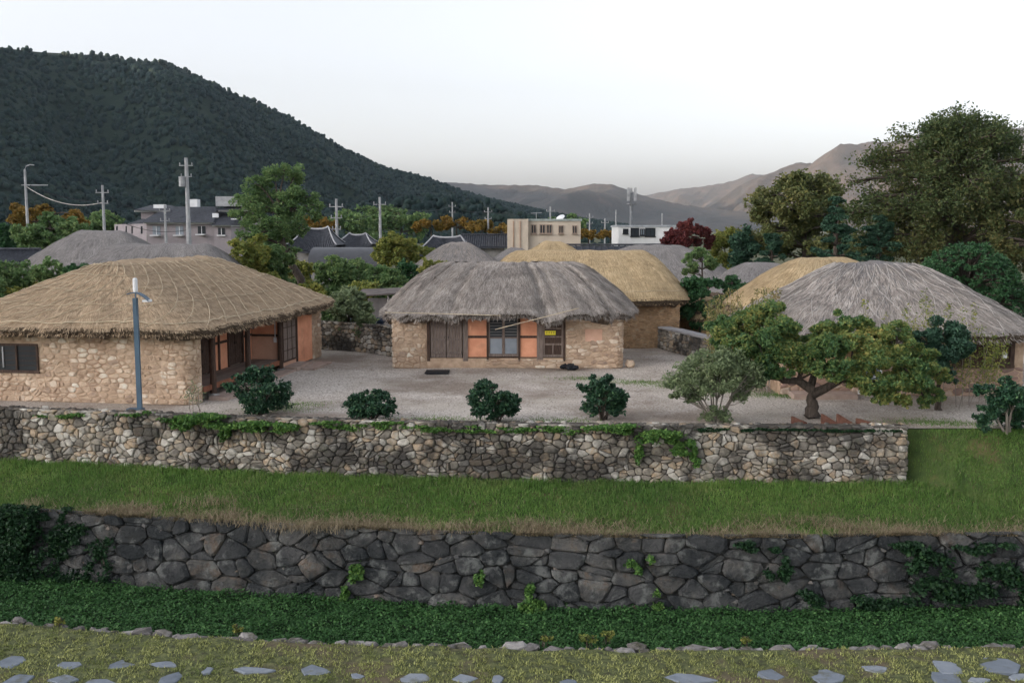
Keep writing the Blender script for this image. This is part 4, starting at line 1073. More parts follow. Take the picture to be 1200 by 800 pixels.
# low lean-to thatch beside it
simple_house('low golden thatched lean-to at the side of the mud walled house', 9.3, 47.6, 0.2, 1.25, 2.0, 0.25, 1.30, 2.15, TH_GOLD, straw_gold, 63, mud_wall, 5000, 1500, over=0.4)
simple_house('house with peaked golden thatch behind the long golden roof', 2.25, 55.0, 0.2, 3.6, 3.0, 0.4, 2.4, 4.72, TH_GOLD, straw_gold, 64, mud_wall, 5000, 800, p=1.15)
hr, frr, rfr, wa, wb = simple_house('house under grey netted thatch behind the maple tree', 12.65, 34.7, -0.04, 4.85, 3.9, 1.2, 2.10, 4.22, TH_PALE, straw_grey, 71, clay, 26000, 6000, p=1.15, ropes=26, rope_r=0.010, rope_mat=rope_pale, lump=0.07, over=1.0)
pwf = PathWall([tuple(frr.p(x, -wb - 0.0, 0)[:2]) for x in (-wa, -2, 0, 2, wa)] + [tuple(frr.p(wa, y, 0)[:2]) for y in (-1.8, 0, 1.5)], 0.0)
wro = [c for c in hr.children if c.name.startswith('wall')][0]
lay_stones(wro, pwf, 0, pwf.L, 0.0, 0.95, 0.34, 0.2, 0.04, 0.02, pink_stone, 72, limit=300, jit=0.6)
lattice_door(frr, hr, -1.35, -0.62, -wb - 0.06, 0.05, 1.75, white_paint, glass_pale, 2, 3)
frr.part('plaster_panel', hr, mud_wall, -3.0, -1.45, -wb - 0.02, -wb + 0.02, 0.96, 2.0)
for a in (1.6, 2.55, 3.4): frr.part('post', hr, wood_dark, a, a + 0.14, -wb - 0.08, -wb + 0.05, 0.96, 2.0)
frr.part('door', hr, wood_dark, 1.75, 3.4, -wb - 0.03, -wb - 0.005, 0.98, 1.95)  # dark board standing in for the shade inside the open porch
frr.part('rail', hr, wood_dark, 1.6, 3.55, -wb - 0.09, -wb - 0.035, 0.92, 1.02)
put('lantern', Geo().box(frr.p(3.2, -wb - 0.12, 1.35), (0.06, 0.05, 0.09)), white_paint, hr)
frr.part('step', hr, step_m, -3.6, -1.6, -wb - 0.9, -wb - 0.1, -0.03, 0.16)
simple_house('golden thatched house peeping out behind the grey netted roof', 12.9, 41.4, 0.15, 3.9, 2.6, 0.9, 2.3, 4.2, TH_GOLD, straw_gold, 73, mud_wall, 8000, 1500, p=1.35)
simple_house('pale grey thatched house with long low ridge behind the porch farmhouse', -17.9, 51.2, 0.02, 5.0, 3.1, 2.2, 2.4, 4.62, TH_PALE, straw_pale, 81, mud_wall, 7000, 1200, p=1.4)
simple_house('pale grey domed thatched house below the concrete street pole', -24.6, 60.0, -0.1, 5.2, 3.6, 1.2, 2.6, 5.3, TH_PALE, straw_pale, 82, mud_wall, 6000, 1000, p=1.25)
simple_house('grey conical thatched house before the black tiled roofs', -3.4, 63.0, 0.1, 3.7, 3.2, 0.4, 2.3, 4.6, TH_GREY, straw_pale, 83, mud_wall, 4500, 800, p=1.3)
simple_house('little grey thatched house below the beige office block', 0.25, 67.0, 0.0, 2.9, 2.6, 0.3, 2.2, 4.15, TH_PALE, straw_pale, 84, mud_wall, 3000, 500)
simple_house('broad pale thatched house beyond the golden roof, beside the red maple', 8.6, 60.0, -0.1, 5.4, 3.4, 1.3, 2.2, 4.45, TH_PALE, straw_pale, 85, mud_wall, 6000, 1000, p=1.25)
simple_house('low grey thatched shed between the small persimmon tree and the pines', 14.2, 57.0, 0.1, 3.2, 2.4, 0.8, 1.9, 3.5, TH_PALE, straw_pale, 86, mud_wall, 3500, 600)
# ------------------------------------------------------------------ street lamp before the porch farmhouse
lx, ly = xat(164, 482, 28.85), 28.85
lamp = thing('street_lamp', 'slim blue grey steel lamp post with curved hood standing before the tan thatched house', 'street lamp', (lx, ly, 0))
ltop = zat(349, ly)
put('post', Geo().box((lx, ly, ltop / 2), (0.065, 0.05, ltop / 2)), steel_blue, lamp)
put('foot', Geo().box((lx - 0.12, ly - 0.02, 0.06), (0.22, 0.14, 0.06)), steel_blue, lamp)
arc = [(lx - 0.20 + 0.62 * k, ly, ltop + 0.06 + 0.10 * math.sin((0.12 + 0.88 * k) * math.pi) - 0.16 * k * k) for k in np.linspace(0, 1, 12)]
arc = np.array(arc)
hood = Geo()
up, sd = np.array([0, 0, 0.03]), np.array([0, 0.13, 0])
hood.grid(np.stack([arc - sd, arc - sd + up, arc + sd + up, arc + sd, arc - sd], 1))
hood_o = put('hood', hood, steel_blue, lamp)
put('lamp_lens', Geo().box(arc[-2] + np.array([-0.02, 0, -0.035]), (0.11, 0.10, 0.03)), white_paint, hood_o)
put('mast', Geo().tube([(lx + 0.05, ly - 0.09, ltop - 0.5), (lx + 0.05, ly - 0.09, zat(341, ly))], 0.022, 8), steel_blue, lamp)
put('antenna', Geo().tube([(lx + 0.05, ly - 0.09, zat(342, ly)), (lx + 0.05, ly - 0.09, zat(340.5, ly)), (lx + 0.05, ly - 0.09, zat(327, ly)), (lx + 0.05, ly - 0.09, zat(325.5, ly))], [0.05, 0.068, 0.068, 0.04], 12), white_paint, lamp)

# ------------------------------------------------------------------ wooden wedges behind the garden wall, low stone walls in the yard
for k, px in enumerate((936, 971, 989, 1012)):
    Y = 27.05; x = xat(px, 497, Y); top = zat((488, 485, 485, 490)[k], Y)
    g = Geo()
    prof = [(-0.20, -0.02), (0.22, -0.02), (0.22, 0.05), (-0.15, top), (-0.20, top)]
    v = [(x + a, Y - 0.06, z) for a, z in prof] + [(x + a, Y + 0.06, z) for a, z in prof]
    g.add(v, [[0, 1, 2, 3], ]); g.f.append(np.array([[3, 4, 0]])); g.f.append(np.array([[8, 7, 6, 5]])); g.f.append(np.array([[5, 9, 8]]))
    g.f.append(np.array([[i, (i + 1) % 5, 5 + (i + 1) % 5, 5 + i][::-1] for i in range(5)]))
    o = put('wooden_wedge', g, wedge_wood, origin=(x, Y, 0), label='reddish brown wooden wedge board standing behind the garden wall by the maple trunk', cat='wedge', group='wooden wedges at the foot of the maple')
lw = thing('low_wall', 'low stone wall with flat slab coping beside the mud walled house', 'stone wall', (7.6, 42.5, 0))
pa, pb_ = gat(772, 408, 0), gat(830, 424, 0)
lwp = PathWall([tuple(pa[:2] + np.array([0, 0.8])), tuple(pa[:2]), tuple(pb_[:2])], 0.0)
put('core', lwp.core(0, lwp.L, 0, 0.92, 0.42), fence_core, lw)
lay_stones(lw, lwp, 0, lwp.L, 0, 0.92, 0.27, 0.16, 0.05, 0.015, fence_stone, 91)
for k in range(4):
    u0 = 0.8 + (lwp.L - 0.8) * k / 4
    put('coping_slab', lwp.core(u0 + 0.01, 0.8 + (lwp.L - 0.8) * (k + 1) / 4 - 0.01, 0.92, 1.0 + 0.01 * (k % 2), 0.5, 0.07), plain('slab stone', (0.33, 0.32, 0.32), 0.85), lw)
sw = thing('low_wall', 'dark rubble wall running from the grey cottage towards the bushes', 'stone wall', (-6, 42.5, 0))
swp = PathWall([(-8.6, 44.5), (-6.6, 43.2), (-4.7, 41.4)], 0.0)
put('core', swp.core(0, swp.L, 0, 1.25, 0.5), fence_core, sw)
lay_stones(sw, swp, 0, swp.L, 0, 1.3, 0.26, 0.18, 0.06, 0.015, fence_stone, 92)

# ------------------------------------------------------------------ shed, clutter and cars behind the trees
sh = thing('shed', 'small lean-to shed with dark sheet roof behind the rubble wall', 'shed', (-6.6, 47.5, 0))
X0, X1, YS = xat(425, 360, 47), xat(462, 360, 47), 47.0
put('roof', Geo().add([(X0 - .3, YS - .5, zat(347, YS)), (X1 + .3, YS - .5, zat(344, YS)), (X1 + .3, YS + 2, zat(341, YS)), (X0 - .3, YS + 2, zat(343, YS)), (X0 - .3, YS - .5, zat(347, YS) + .06), (X1 + .3, YS - .5, zat(344, YS) + .06), (X1 + .3, YS + 2, zat(341, YS) + .06), (X0 - .3, YS + 2, zat(343, YS) + .06)],
    [(0, 3, 2, 1), (4, 5, 6, 7), (0, 1, 5, 4), (1, 2, 6, 5), (2, 3, 7, 6), (3, 0, 4, 7)]), plain('rusty sheet', (0.12, 0.10, 0.09), 0.7, 0.5), sh)
for x in (X0, (X0 + X1) / 2 + 0.5, X1): put('post', Geo().bar((x, YS - .3, 0), (x, YS - .3, zat(346, YS)), 0.05), rope_pale, sh)
put('wall', Geo().box(((X0 + X1) / 2, YS + 1.8, 1.0), ((X1 - X0) / 2, 0.05, 1.0)), plain('grey boards', (0.22, 0.21, 0.21), 0.8, 0.3), sh)
def tarp(name, label, c, s, mat, seed):
    g = Geo()
    for k in range(5):
        r = np.random.default_rng(seed + k)
        g.add(*crowns(np.array([[c[0] + r.uniform(-s, s), c[1] + r.uniform(-.3, .3), c[2]]]), np.array([s * 0.7]), seed + k, 0.7, 0.3))
    put(name, g, mat, label=label, cat='tarpaulin', origin=c)
tarp('tarpaulin', 'crumpled pale blue tarpaulin heaped behind the rubble wall', (-6.9, 45.6, 1.15), 0.42, plain('pale blue sheet', (0.42, 0.50, 0.55), 0.5), 500)
tarp('tarpaulin', 'dark blue tarpaulin bundle beside the shed post', (-5.9, 45.9, 1.15), 0.34, plain('navy sheet', (0.03, 0.045, 0.075), 0.5), 520)
bs_ = gat(432, 391, 0)
g = Geo().tube([bs_ + np.array([0, 0, z]) for z in (0.0, 0.02, 0.30, 0.33)], [0.34, 0.36, 0.46, 0.48], 16, cap=False); g.tube([bs_ + np.array([0, 0, 0.03]), bs_ + np.array([0, 0, 0.05])], 0.36, 16)
put('plastic_basin', g, plain('navy plastic', (0.02, 0.03, 0.05), 0.4), origin=bs_, label='dark blue plastic basin standing before the rubble wall', cat='basin')
def car(label, cx, cy, rot, mat):
    c = thing('parked_car', label, 'car', (cx, cy, 0), 'cars parked behind the trees')
    f = Frame2((cx, cy), (math.cos(rot), math.sin(rot)), (-math.sin(rot), math.cos(rot)))
    prof = [(-2.1, 0.35), (-2.15, 0.85), (-1.75, 0.98), (-1.15, 1.42), (0.55, 1.46), (1.25, 0.98), (2.0, 0.84), (2.15, 0.6), (2.1, 0.35)]
    def ext(pr, w, wt=None):
        v = []
        for sgn in (-1, 1):
            for a, z in pr: v.append(f.p(a, sgn * (w - 0.16 * max(0, (z - 0.95)) / 0.5), z))
        n = len(pr); i = np.arange(n); j = (i + 1) % n
        g = Geo().add(v, np.stack([i, j, n + j, n + i], 1)); g.f.append(i[None, ::-1]); g.f.append((n + i)[None]); return g
    put('body', ext(prof, 0.85), mat, c, smooth=False)
    put('window', ext([(-1.55, 1.0), (-1.08, 1.36), (0.48, 1.38), (1.0, 1.0)], 0.865), glass_m, c)
    put('windscreen', ext([(1.24, 1.0), (0.62, 1.43), (0.60, 1.45), (1.27, 1.0)], 0.7), glass_m, c)
    for a in (-1.35, 1.35):
        for sgn in (-1, 1):
            w = put('wheel', Geo().tube([f.p(a, sgn * 0.72, 0.32), f.p(a, sgn * 0.90, 0.32)], 0.32, 14), black_cloth, c)
            put('rim', Geo().tube([f.p(a, sgn * 0.89, 0.32), f.p(a, sgn * 0.91, 0.32)], 0.19, 10), concrete, w)
    for sgn in (-1, 1):
        put('headlight', Geo().box(f.p(2.08, sgn * 0.6, 0.7), (0.06, 0.16, 0.08), f.e1, f.e2), white_paint, c)
car('dark teal car parked under the big leaning tree', xat(338, 332, 66), 66.0, 0.1, plain('teal car paint', (0.02, 0.06, 0.065), 0.3, 0.1))
car('white car parked beyond the vine covered tree', xat(377, 332, 68), 68.0, -0.3, white_paint)

# ------------------------------------------------------------------ tiled and concrete buildings of the village
def tile_roof(parent, f, a, b, ze, zr, flare=0.35, gable=False, ridge_w=0.18, name='roof', hip=0.45, trim=True):
    """curved Korean tiled roof: eaves lift at the corners, pale mortar ridge"""
    n = 24
    u = np.linspace(-1, 1, n)
    rl = a * (0.96 if gable else hip)
    rows = []
    for sgn in (-1, 1):
        V = []
        for t_ in np.linspace(0, 1, 8):
            x = u * (a * (1 - t_) + rl * t_)
            y = sgn * (b * (1 - t_) + 0.05 * t_)
            z = ze + (zr - ze) * t_ ** 1.35 + flare * np.abs(u) ** 3 * (1 - t_ * 0.6) * (1 if not gable else 0.8)
            V.append(np.stack([f.p(q, y, w) for q, w in zip(x, z)]))
        rows.append(np.stack(V))
    g = Geo().grid(rows[0]); g.grid(rows[1][:, ::-1])
    if not gable:
        for k in (0, -1):
            e = [rows[0][:, k], rows[1][:, k]]
            g.grid(np.stack(e, 1))
    else:
        for k in (0, -1):
            g.grid(np.stack([rows[0][:, k], rows[1][:, k]], 1))
    # closed underside
    g.grid(np.stack([rows[0][0] - np.array([0, 0, 0.14]), rows[1][0] - np.array([0, 0, 0.14])], 0))
    for rr in rows: g.grid(np.stack([rr[0], rr[0] - np.array([0, 0, 0.14])], 0))
    o = put(name, g, black_tile, parent, smooth=True)
    # rows of round tiles running down the slope
    tiles = Geo()
    for rr in rows:
        for k in range(n):
            tiles.tube(rr[:, k] + np.array([0, 0, 0.03]), 0.07, 4, cap=False)
    put('tile_row', tiles, black_tile, o, kind='stuff')
    rid = rows[0][-1] * 0.5 + rows[1][-1] * 0.5
    put('ridge', Geo().tube(rid + np.array([0, 0, 0.12]), 0.10, 6), ridge_white if trim else black_tile, o)
    if trim:
        for rr in rows:
            for k in (0, -1):
                put('hip_ridge', Geo().tube(rr[:, k] + np.array([0, 0, 0.08]), 0.06, 6), ridge_white, o)
    return o
grey_wall = plain('grey plaster', (0.26, 0.25, 0.24), 0.8)
def tiled_house(label, cx, cy, rot, a, b, ze, zr, wall=grey_wall, gable=False, over=0.8, trim=True, hip=0.45, flare=0.35):
    h = thing('tiled_house', label, 'house', (cx, cy, 0))
    f = Frame2((cx, cy), (math.cos(rot), math.sin(rot)), (-math.sin(rot), math.cos(rot)))
    g = Geo(); f.box(g, -a + over, a - over, -b + over, b - over, -0.05, ze)
    put('wall', g, wall, h)
    k = max(2, int((a - over) / 1.6))
    for i in range(k):
        x = (-a + over) + (2 * (a - over)) * (i + 0.5) / k
        w = f.part('window', h, glass_m, x - 0.45, x + 0.45, -b + over - 0.04, -b + over - 0.01, 0.9, 2.0)
        f.part('frame', w, wood_dark, x - 0.02, x + 0.02, -b + over - 0.06, -b + over - 0.042, 0.9, 2.0)
    tile_roof(h, f, a, b, ze, zr, gable=gable, trim=trim, hip=hip, flare=flare)
    return h, f
def span(px0, px1, Y): return (px0 + px1 - 1200) / 2 / FPX * Y, (px1 - px0) / 2 / FPX * Y
for lab, p0, p1, ye, yr, Y, kw in (
    ('black tiled house with upswept white ridge beside the big leaning tree', 345, 402, 294, 270, 88, dict(flare=0.55)),
    ('black tiled house with dotted white ridge between two concrete poles', 398, 442, 292, 277, 92, dict(flare=0.5)),
    ('long black tiled house with sagging white ridge behind the grey conical thatch', 488, 560, 302, 280, 84, dict(flare=0.4)),
    ('long low black tiled hall stretching to the beige office block', 540, 600, 289, 276, 108, dict(gable=True, flare=0.1, trim=False)),
    ('low black tiled hall running below the white gallery building', 628, 800, 301, 288, 100, dict(gable=True, flare=0.15, trim=False)),
    ('dark tiled roof half hidden by creepers at the thicket', -40, 52, 306, 294, 64, dict(gable=True, flare=0.05, trim=False))):
    cx, a = span(p0, p1, Y)
    tiled_house(lab, cx, Y, 0.0, a, 3.0, zat(ye, Y), zat(yr, Y), **kw)
# curved dark sheet roof
cs_ = thing('barrel_roof_shed', 'long shed under a curved dark sheet roof behind the vine covered tree', 'shed', (xat(410, 300, 74), 74, 0))
x0, x1 = xat(366, 300, 74), xat(447, 300, 74)
q = np.linspace(0, math.pi / 2, 9)
V = np.stack([np.stack([np.full(9, x), 72.2 + 2.6 * (1 - np.cos(q)), zat(311, 74) + (zat(290, 74) - zat(311, 74)) * np.sin(q)], 1) for x in np.linspace(x0, x1, 12)])
put('roof', Geo().grid(V).grid(V * np.array([1, -1, 1]) + np.array([0, 149.6, 0])), plain('dark sheet roof', (0.075, 0.078, 0.085), 0.45, 0.2), cs_, smooth=True)
put('wall', Geo().box(((x0 + x1) / 2, 74.8, zat(311, 74) / 2), ((x1 - x0) / 2 - 0.2, 2.3, zat(311, 74) / 2)), grey_wall, cs_)

def box_block(label, px0, px1, ytop, Y, dep, wall_m, wins, rot=0.0, parapet=None, name='office_block', frame_m=None):
    cx, a = span(px0, px1, Y)
    h = thing(name, label, 'building', (cx, Y + dep / 2, 0))
    f = Frame2((cx - a, Y), (math.cos(rot), math.sin(rot)), (-math.sin(rot), math.cos(rot)))
    zt = zat(ytop, Y)
    f.part('wall', h, wall_m, 0, 2 * a, 0, dep, -0.05, zt)
    f.part('parapet', h, parapet or wall_m, -0.12, 2 * a + 0.12, -0.12, dep + 0.12, zt, zt + 0.22)
    for (wx0, wx1, y0, y1, gm) in wins:
        a0, a1 = (wx0 - px0) / FPX * Y, (wx1 - px0) / FPX * Y
        z0, z1 = zat(y1, Y), zat(y0, Y)
        w = f.part('window', h, gm, a0, a1, -0.02, 0.02, z0, z1)
        g = Geo()
        for (q0, q1, r0, r1) in ((a0 - 0.09, a0, z0 - 0.09, z1 + 0.09), (a1, a1 + 0.09, z0 - 0.09, z1 + 0.09), (a0, a1, z0 - 0.09, z0), (a0, a1, z1, z1 + 0.09), ((a0 + a1) / 2 - 0.04, (a0 + a1) / 2 + 0.04, z0, z1)):
            f.box(g, q0, q1, -0.08, -0.021, r0, r1)
        put('frame', g, frame_m or white_paint, w)
        f.part('sill', w, frame_m or white_paint, a0 - 0.15, a1 + 0.15, -0.2, -0.03, z0 - 0.18, z0 - 0.095)
    return h, f, a, zt
hb, fb, ab, zb = box_block('beige two storey office block with flat roof above the thatch', 619, 680, 259, 105, 9, beige_wall,
    [(623, 627.5, 264, 273, glass_m), (633, 638, 264, 273, glass_m), (641, 645.5, 264, 273, glass_m), (655, 659, 265, 273, glass_m), (671, 675, 265, 273, glass_m)], parapet=plain('green parapet cap', (0.34, 0.38, 0.35), 0.7), frame_m=plain('brown window frame', (0.30, 0.23, 0.18), 0.7))
fb.part('stair_tower', hb, beige_wall, -2.2, -0.02, -0.5, 8.8, -0.05, zb + 0.2)
for dx in (-1.6, -0.9): fb.part('drain_pipe', hb, plain('rust pipe', (0.38, 0.24, 0.17), 0.8), dx, dx + 0.08, -0.6, -0.505, 0, zb)
put('aerial', Geo().tube([fb.p(0.9, 3, zb), fb.p(0.9, 3, zb + 0.95)], 0.03, 5).tube([fb.p(0.3, 3, zb + 0.85), fb.p(1.5, 3, zb + 0.9)], 0.03, 5), concrete, hb)
put('satellite_dish', Geo().tube([fb.p(3.5, 3, zb + 0.4), fb.p(3.42, 2.9, zb + 0.55)], [0.5, 0.12], 12), white_paint, hb)
hw, fw_, aw, zw = box_block('white flat roofed gallery building with a black framed window band', 724, 790, 266, 118, 8, white_wall,
    [(730, 734.5, 269, 273, glass_m), (739, 747, 268, 276, glass_m), (750, 754, 269, 275, glass_pale), (756, 766, 268, 276, glass_m)], parapet=plain('grey roof edge', (0.34, 0.36, 0.38), 0.7), frame_m=black_cloth)
# mauve school-like block with black hipped roofs
Yb = 125.0
mb = thing('apartment_building', 'mauve three storey building with black hipped roofs and rooftop tanks below the mountain', 'building', (xat(205, 290, Yb), Yb + 5, 0))
def prism(parent, nm, mat, px0, px1, y0, y1, d0, d1, Y=Yb):
    return put(nm, Geo().box(((xat(px0, 270, Y) + xat(px1, 270, Y)) / 2, (d0 + d1) / 2 + Y, (zat(y0, Y) + zat(y1, Y)) / 2), (abs(xat(px1, 270, Y) - xat(px0, 270, Y)) / 2, (d1 - d0) / 2, abs(zat(y0, Y) - zat(y1, Y)) / 2)), mat, parent)
prism(mb, 'wall', mauve_wall, 172, 251, 262, 318, 0, 10)
prism(mb, 'wing', mauve_wall, 252, 272, 265, 318, -0.5, 9)
ws = put('side_wall', Geo().add([at(172, 318, Yb), at(172, 262, Yb), at(134, 263, Yb + 12), at(134, 318, Yb + 12)], [[0, 1, 2, 3]]).add([at(172, 262, Yb), at(172, 318, Yb), at(172, 318, Yb + 12), at(172, 262, Yb + 12)], [[0, 1, 2, 3]]), mauve_wall, mb)
for nm, mat, a in (('cornice', white_paint, (170, 253, 261, 262.3, -0.6, 10)), ('cornice', white_paint, (252, 274, 264, 265.2, -1.1, 9)), ('upper_wall', mauve_wall, (152, 168, 248, 256, 4, 9)), ('upper_wall', mauve_wall, (262, 285, 248, 263, 3, 9)), ('cornice', white_paint, (146, 190, 246, 247.6, 3.4, 9.6)), ('cornice', white_paint, (250, 290, 246, 247.5, 2.4, 9.6)),
                   ('sign_board', white_paint, (172, 187, 239, 243.5, 2.6, 2.8)), ('sign_board', white_paint, (215, 227, 233, 242, 1.8, 3.0)), ('water_tank', concrete, (244, 282, 229, 241, 3.5, 7)), ('vent_box', white_paint, (251, 257.5, 250, 255, -0.6, -0.2))):
    prism(mb, nm, mat, *a)
def hip(px0, px1, ye, yr, inset, d0, d1):
    X0, X1 = xat(px0, 270, Yb), xat(px1, 270, Yb); z0, z1 = zat(ye, Yb), zat(yr, Yb)
    dm = (d0 + d1) / 2 + Yb; i0 = inset / FPX * Yb
    v = [(X0, Yb + d0, z0), (X1, Yb + d0, z0), (X1, Yb + d1, z0), (X0, Yb + d1, z0), (X0 + i0, dm, z1), (X1 - i0, dm, z1)]
    g = Geo().add(v, [[0, 1, 5, 4], [2, 3, 4, 5], [3, 2, 1, 0]]); g.f.append(np.array([[1, 2, 5]])); g.f.append(np.array([[3, 0, 4]]))
    put('roof', g, black_tile, mb)
hip(167, 254, 261, 241, 14, -1.0, 11); hip(250, 276, 264, 250, 3, -1.5, 9.5); hip(145, 191, 246, 239, 10, 3, 10); hip(246, 292, 246, 240, 8, 2, 10); hip(130, 176, 262.5, 254, 8, 5, 14)
for (x0, x1, y0, y1, gm) in ((179, 188, 265, 275, glass_pale), (206, 215, 265, 275, glass_pale), (232, 241, 265, 274, glass_m), (257, 265, 267, 275, glass_m), (274, 279, 249, 256, glass_m)):
    w = prism(mb, 'window', gm, x0, x1, y0, y1, -0.56 if x0 in (257,) else (-0.05 if x0 < 257 else 2.95), -0.52 if x0 in (257,) else (0.0 if x0 < 257 else 2.99))
    prism(w, 'sill', white_paint, x0 - 0.8, x1 + 0.8, y1 + 0.3, y1 + 1.4, -0.9, -0.57 if x0 == 257 else -0.06)
    prism(w, 'frame', white_paint, (x0 + x1) / 2 - 0.3, (x0 + x1) / 2 + 0.3, y0, y1, -0.62 if x0 == 257 else (-0.1 if x0 < 257 else 2.9), -0.57 if x0 == 257 else (-0.06 if x0 < 257 else 2.94))
for k, px in enumerate((138, 149, 156, 167)):
    t_ = (172 - px) / 38.0; Yk = Yb + 12 * t_ - 0.15
    put('window', Geo().add([at(px - 2, 274, Yk), at(px + 2, 274, Yk), at(px + 2, 265, Yk), at(px - 2, 265, Yk)], [[0, 1, 2, 3]]), glass_m, mb)

# ------------------------------------------------------------------ utility poles and their wires
POLES = {}
def pole(key, label, px, ytop, Y, arms=1, lampy=False, box=False, mat=concrete, r=0.14, sticks=0):
    x = xat(px, ytop, Y); zt = zat(ytop, Y)
    p = thing('utility_pole', label, 'utility pole', (x, Y, 0), 'concrete utility poles of the village')
    put('shaft', Geo().tube([(x, Y, 0), (x, Y, zt)], [r * 1.25, r * 0.8], 9), mat, p)
    for k in range(arms):
        z = zt - 0.7 - 1.0 * k
        arm = put('crossarm', Geo().box((x, Y - 0.12, z), (0.62 - 0.1 * k, 0.035, 0.035)), concrete, p)
        for dx in (-0.55 + 0.1 * k, 0.0, 0.55 - 0.1 * k):
            put('insulator', Geo().tube([(x + dx, Y - 0.12, z + 0.05), (x + dx, Y - 0.12, z + 0.15), (x + dx, Y - 0.12, z + 0.28)], [0.035, 0.055, 0.03], 7), concrete, arm)
    if lampy:
        put('lamp_arm', Geo().tube([(x, Y, zt), (x + 0.15, Y, zt + 0.35), (x + 0.55, Y, zt + 0.5), (x + 0.95, Y, zt + 0.45)], 0.06, 6), mat, p)
    if box:
        put('transformer', Geo().tube([(x - 0.38, Y - 0.2, zt - 2.6), (x - 0.38, Y - 0.2, zt - 1.7)], 0.28, 10), concrete, p)
    POLES[key] = (x, Y, zt)
    return p
pole('a', 'concrete pole with curved lamp head rising out of the orange tree', 29, 199, 100, arms=0, lampy=True)
put('bracket', Geo().box((POLES['a'][0] + 0.9, 100, POLES['a'][2] - 1.5), (1.3, 0.05, 0.05)), concrete, bpy.data.objects['utility_pole'])
pole('b', 'plain concrete pole above the pale domed thatch', 120, 217, 95, 2)
pole('c', 'short concrete pole before the mauve building front', 193, 240, 108, 2)
pole('d', 'tall tapering concrete pole rising past the mauve building roof', 218, 185, 92, 2, box=True, r=0.2)
pole('e', 'concrete pole with stacked insulators behind the upswept tiled ridge', 394, 233, 90, 3)
pole('f', 'concrete pole rising from the yellow green tree', 445, 231, 96, 1)
pole('g', 'small far pole in front of the wooded foothill above the orange trees', 530, 237, 170, 2)
pole('h', 'far pole standing behind the beige stair tower', 572, 243, 150, 2)
pole('i', 'far pole rising behind the beige office roof', 645, 242, 145, 1)
pole('j', 'far thin pole between the office block and the white gallery', 691, 250, 170, 2)
pole('k', 'far short pole close to the white gallery building', 709, 256, 165, 1)
pole('l', 'far slender pole just before the white gallery corner', 722, 246, 160, 0)
pole('m', 'far pole behind the white gallery roof', 776, 250, 170, 0)
ct = thing('antenna_mast', 'tall mast with grey panel antennas behind the white gallery building', 'mast', (xat(740, 228, 130), 130, 0))
xm = xat(740, 228, 130); z0, z1 = 0, zat(226, 130)
put('shaft', Geo().tube([(xm, 130, 0), (xm, 130, z1)], [0.3, 0.16], 10), plain('grey mast', (0.20, 0.21, 0.22), 0.6), ct)
for dx, dy in ((-0.45, -0.3), (0.45, -0.3), (0, 0.45)):
    put('panel_antenna', Geo().box((xm + dx, 130 + dy, z1 - 0.2), (0.16, 0.08, 0.85)), concrete, ct)
put('platform', Geo().tube([(xm, 130, z1 - 1.5), (xm, 130, z1 - 1.38)], 0.65, 10), plain('grey mast plate', (0.20, 0.21, 0.22), 0.6), ct)
WHO = dict(a='lamp pole', b='plain pole by the dome', c='short pole', d='tall tapering pole', e='stacked insulator pole', f='pole in the yellow tree', g='foothill pole', h='stair tower pole', i='office roof pole', j='thin far pole')
def wire(a, b, label, dz=(0, 0), sag=0.6, r=0.022, dx=0.0):
    p, q = np.array(POLES[a] if isinstance(a, str) else a, float), np.array(POLES[b] if isinstance(b, str) else b, float)
    p[2] += dz[0]; q[2] += dz[1]; p[0] += dx; q[0] += dx
    if label is CL and isinstance(a, str): label = '%s cable strung from the %s to the %s' % ('lower' if dz[0] < -1.7 else 'thin', WHO[a], WHO[b])
    k = np.linspace(0, 1, 16)[:, None]
    pts = p + (q - p) * k; pts[:, 2] -= sag * 4 * (k * (1 - k))[:, 0]
    put('power_line', Geo().tube(pts, r, 4), black_cloth if r < 0.04 else rope_pale, origin=tuple(p), label=label, cat='cable', group='overhead cables between the poles')
CL = 'thin cable running from the lamp pole over the creeper thicket'
wire('a', 'b', 'pale bundled cable sagging between the lamp pole and the plain pole', (-1.6, -1.6), 0.9, 0.04)
wire('a', 'b', CL, (-1.5, -1.5), 0.5, 0.03, 0.4)
wire('b', 'c', CL, (-0.6, -0.5), 0.8); wire('b', 'd', CL, (-2.6, -6.5), 0.8); wire('c', 'd', CL, (-1.0, -5.0), 0.5)
wire('d', 'e', CL, (-1.6, -0.6), 0.9); wire('e', 'f', CL, (-0.6, -0.6), 0.5); wire('e', 'f', CL, (-1.8, -1.2), 0.5)
wire('f', 'g', CL, (-0.6, -0.6), 0.8); wire('g', 'h', CL, (-0.6, -0.6), 0.5); wire('h', 'i', CL, (-0.6, -0.6), 0.5); wire('i', 'j', CL, (-0.6, -0.6), 0.5)
wire((-140, 108, POLES['a'][2] - 2), 'a', CL, (0, -2.0), 0.9)
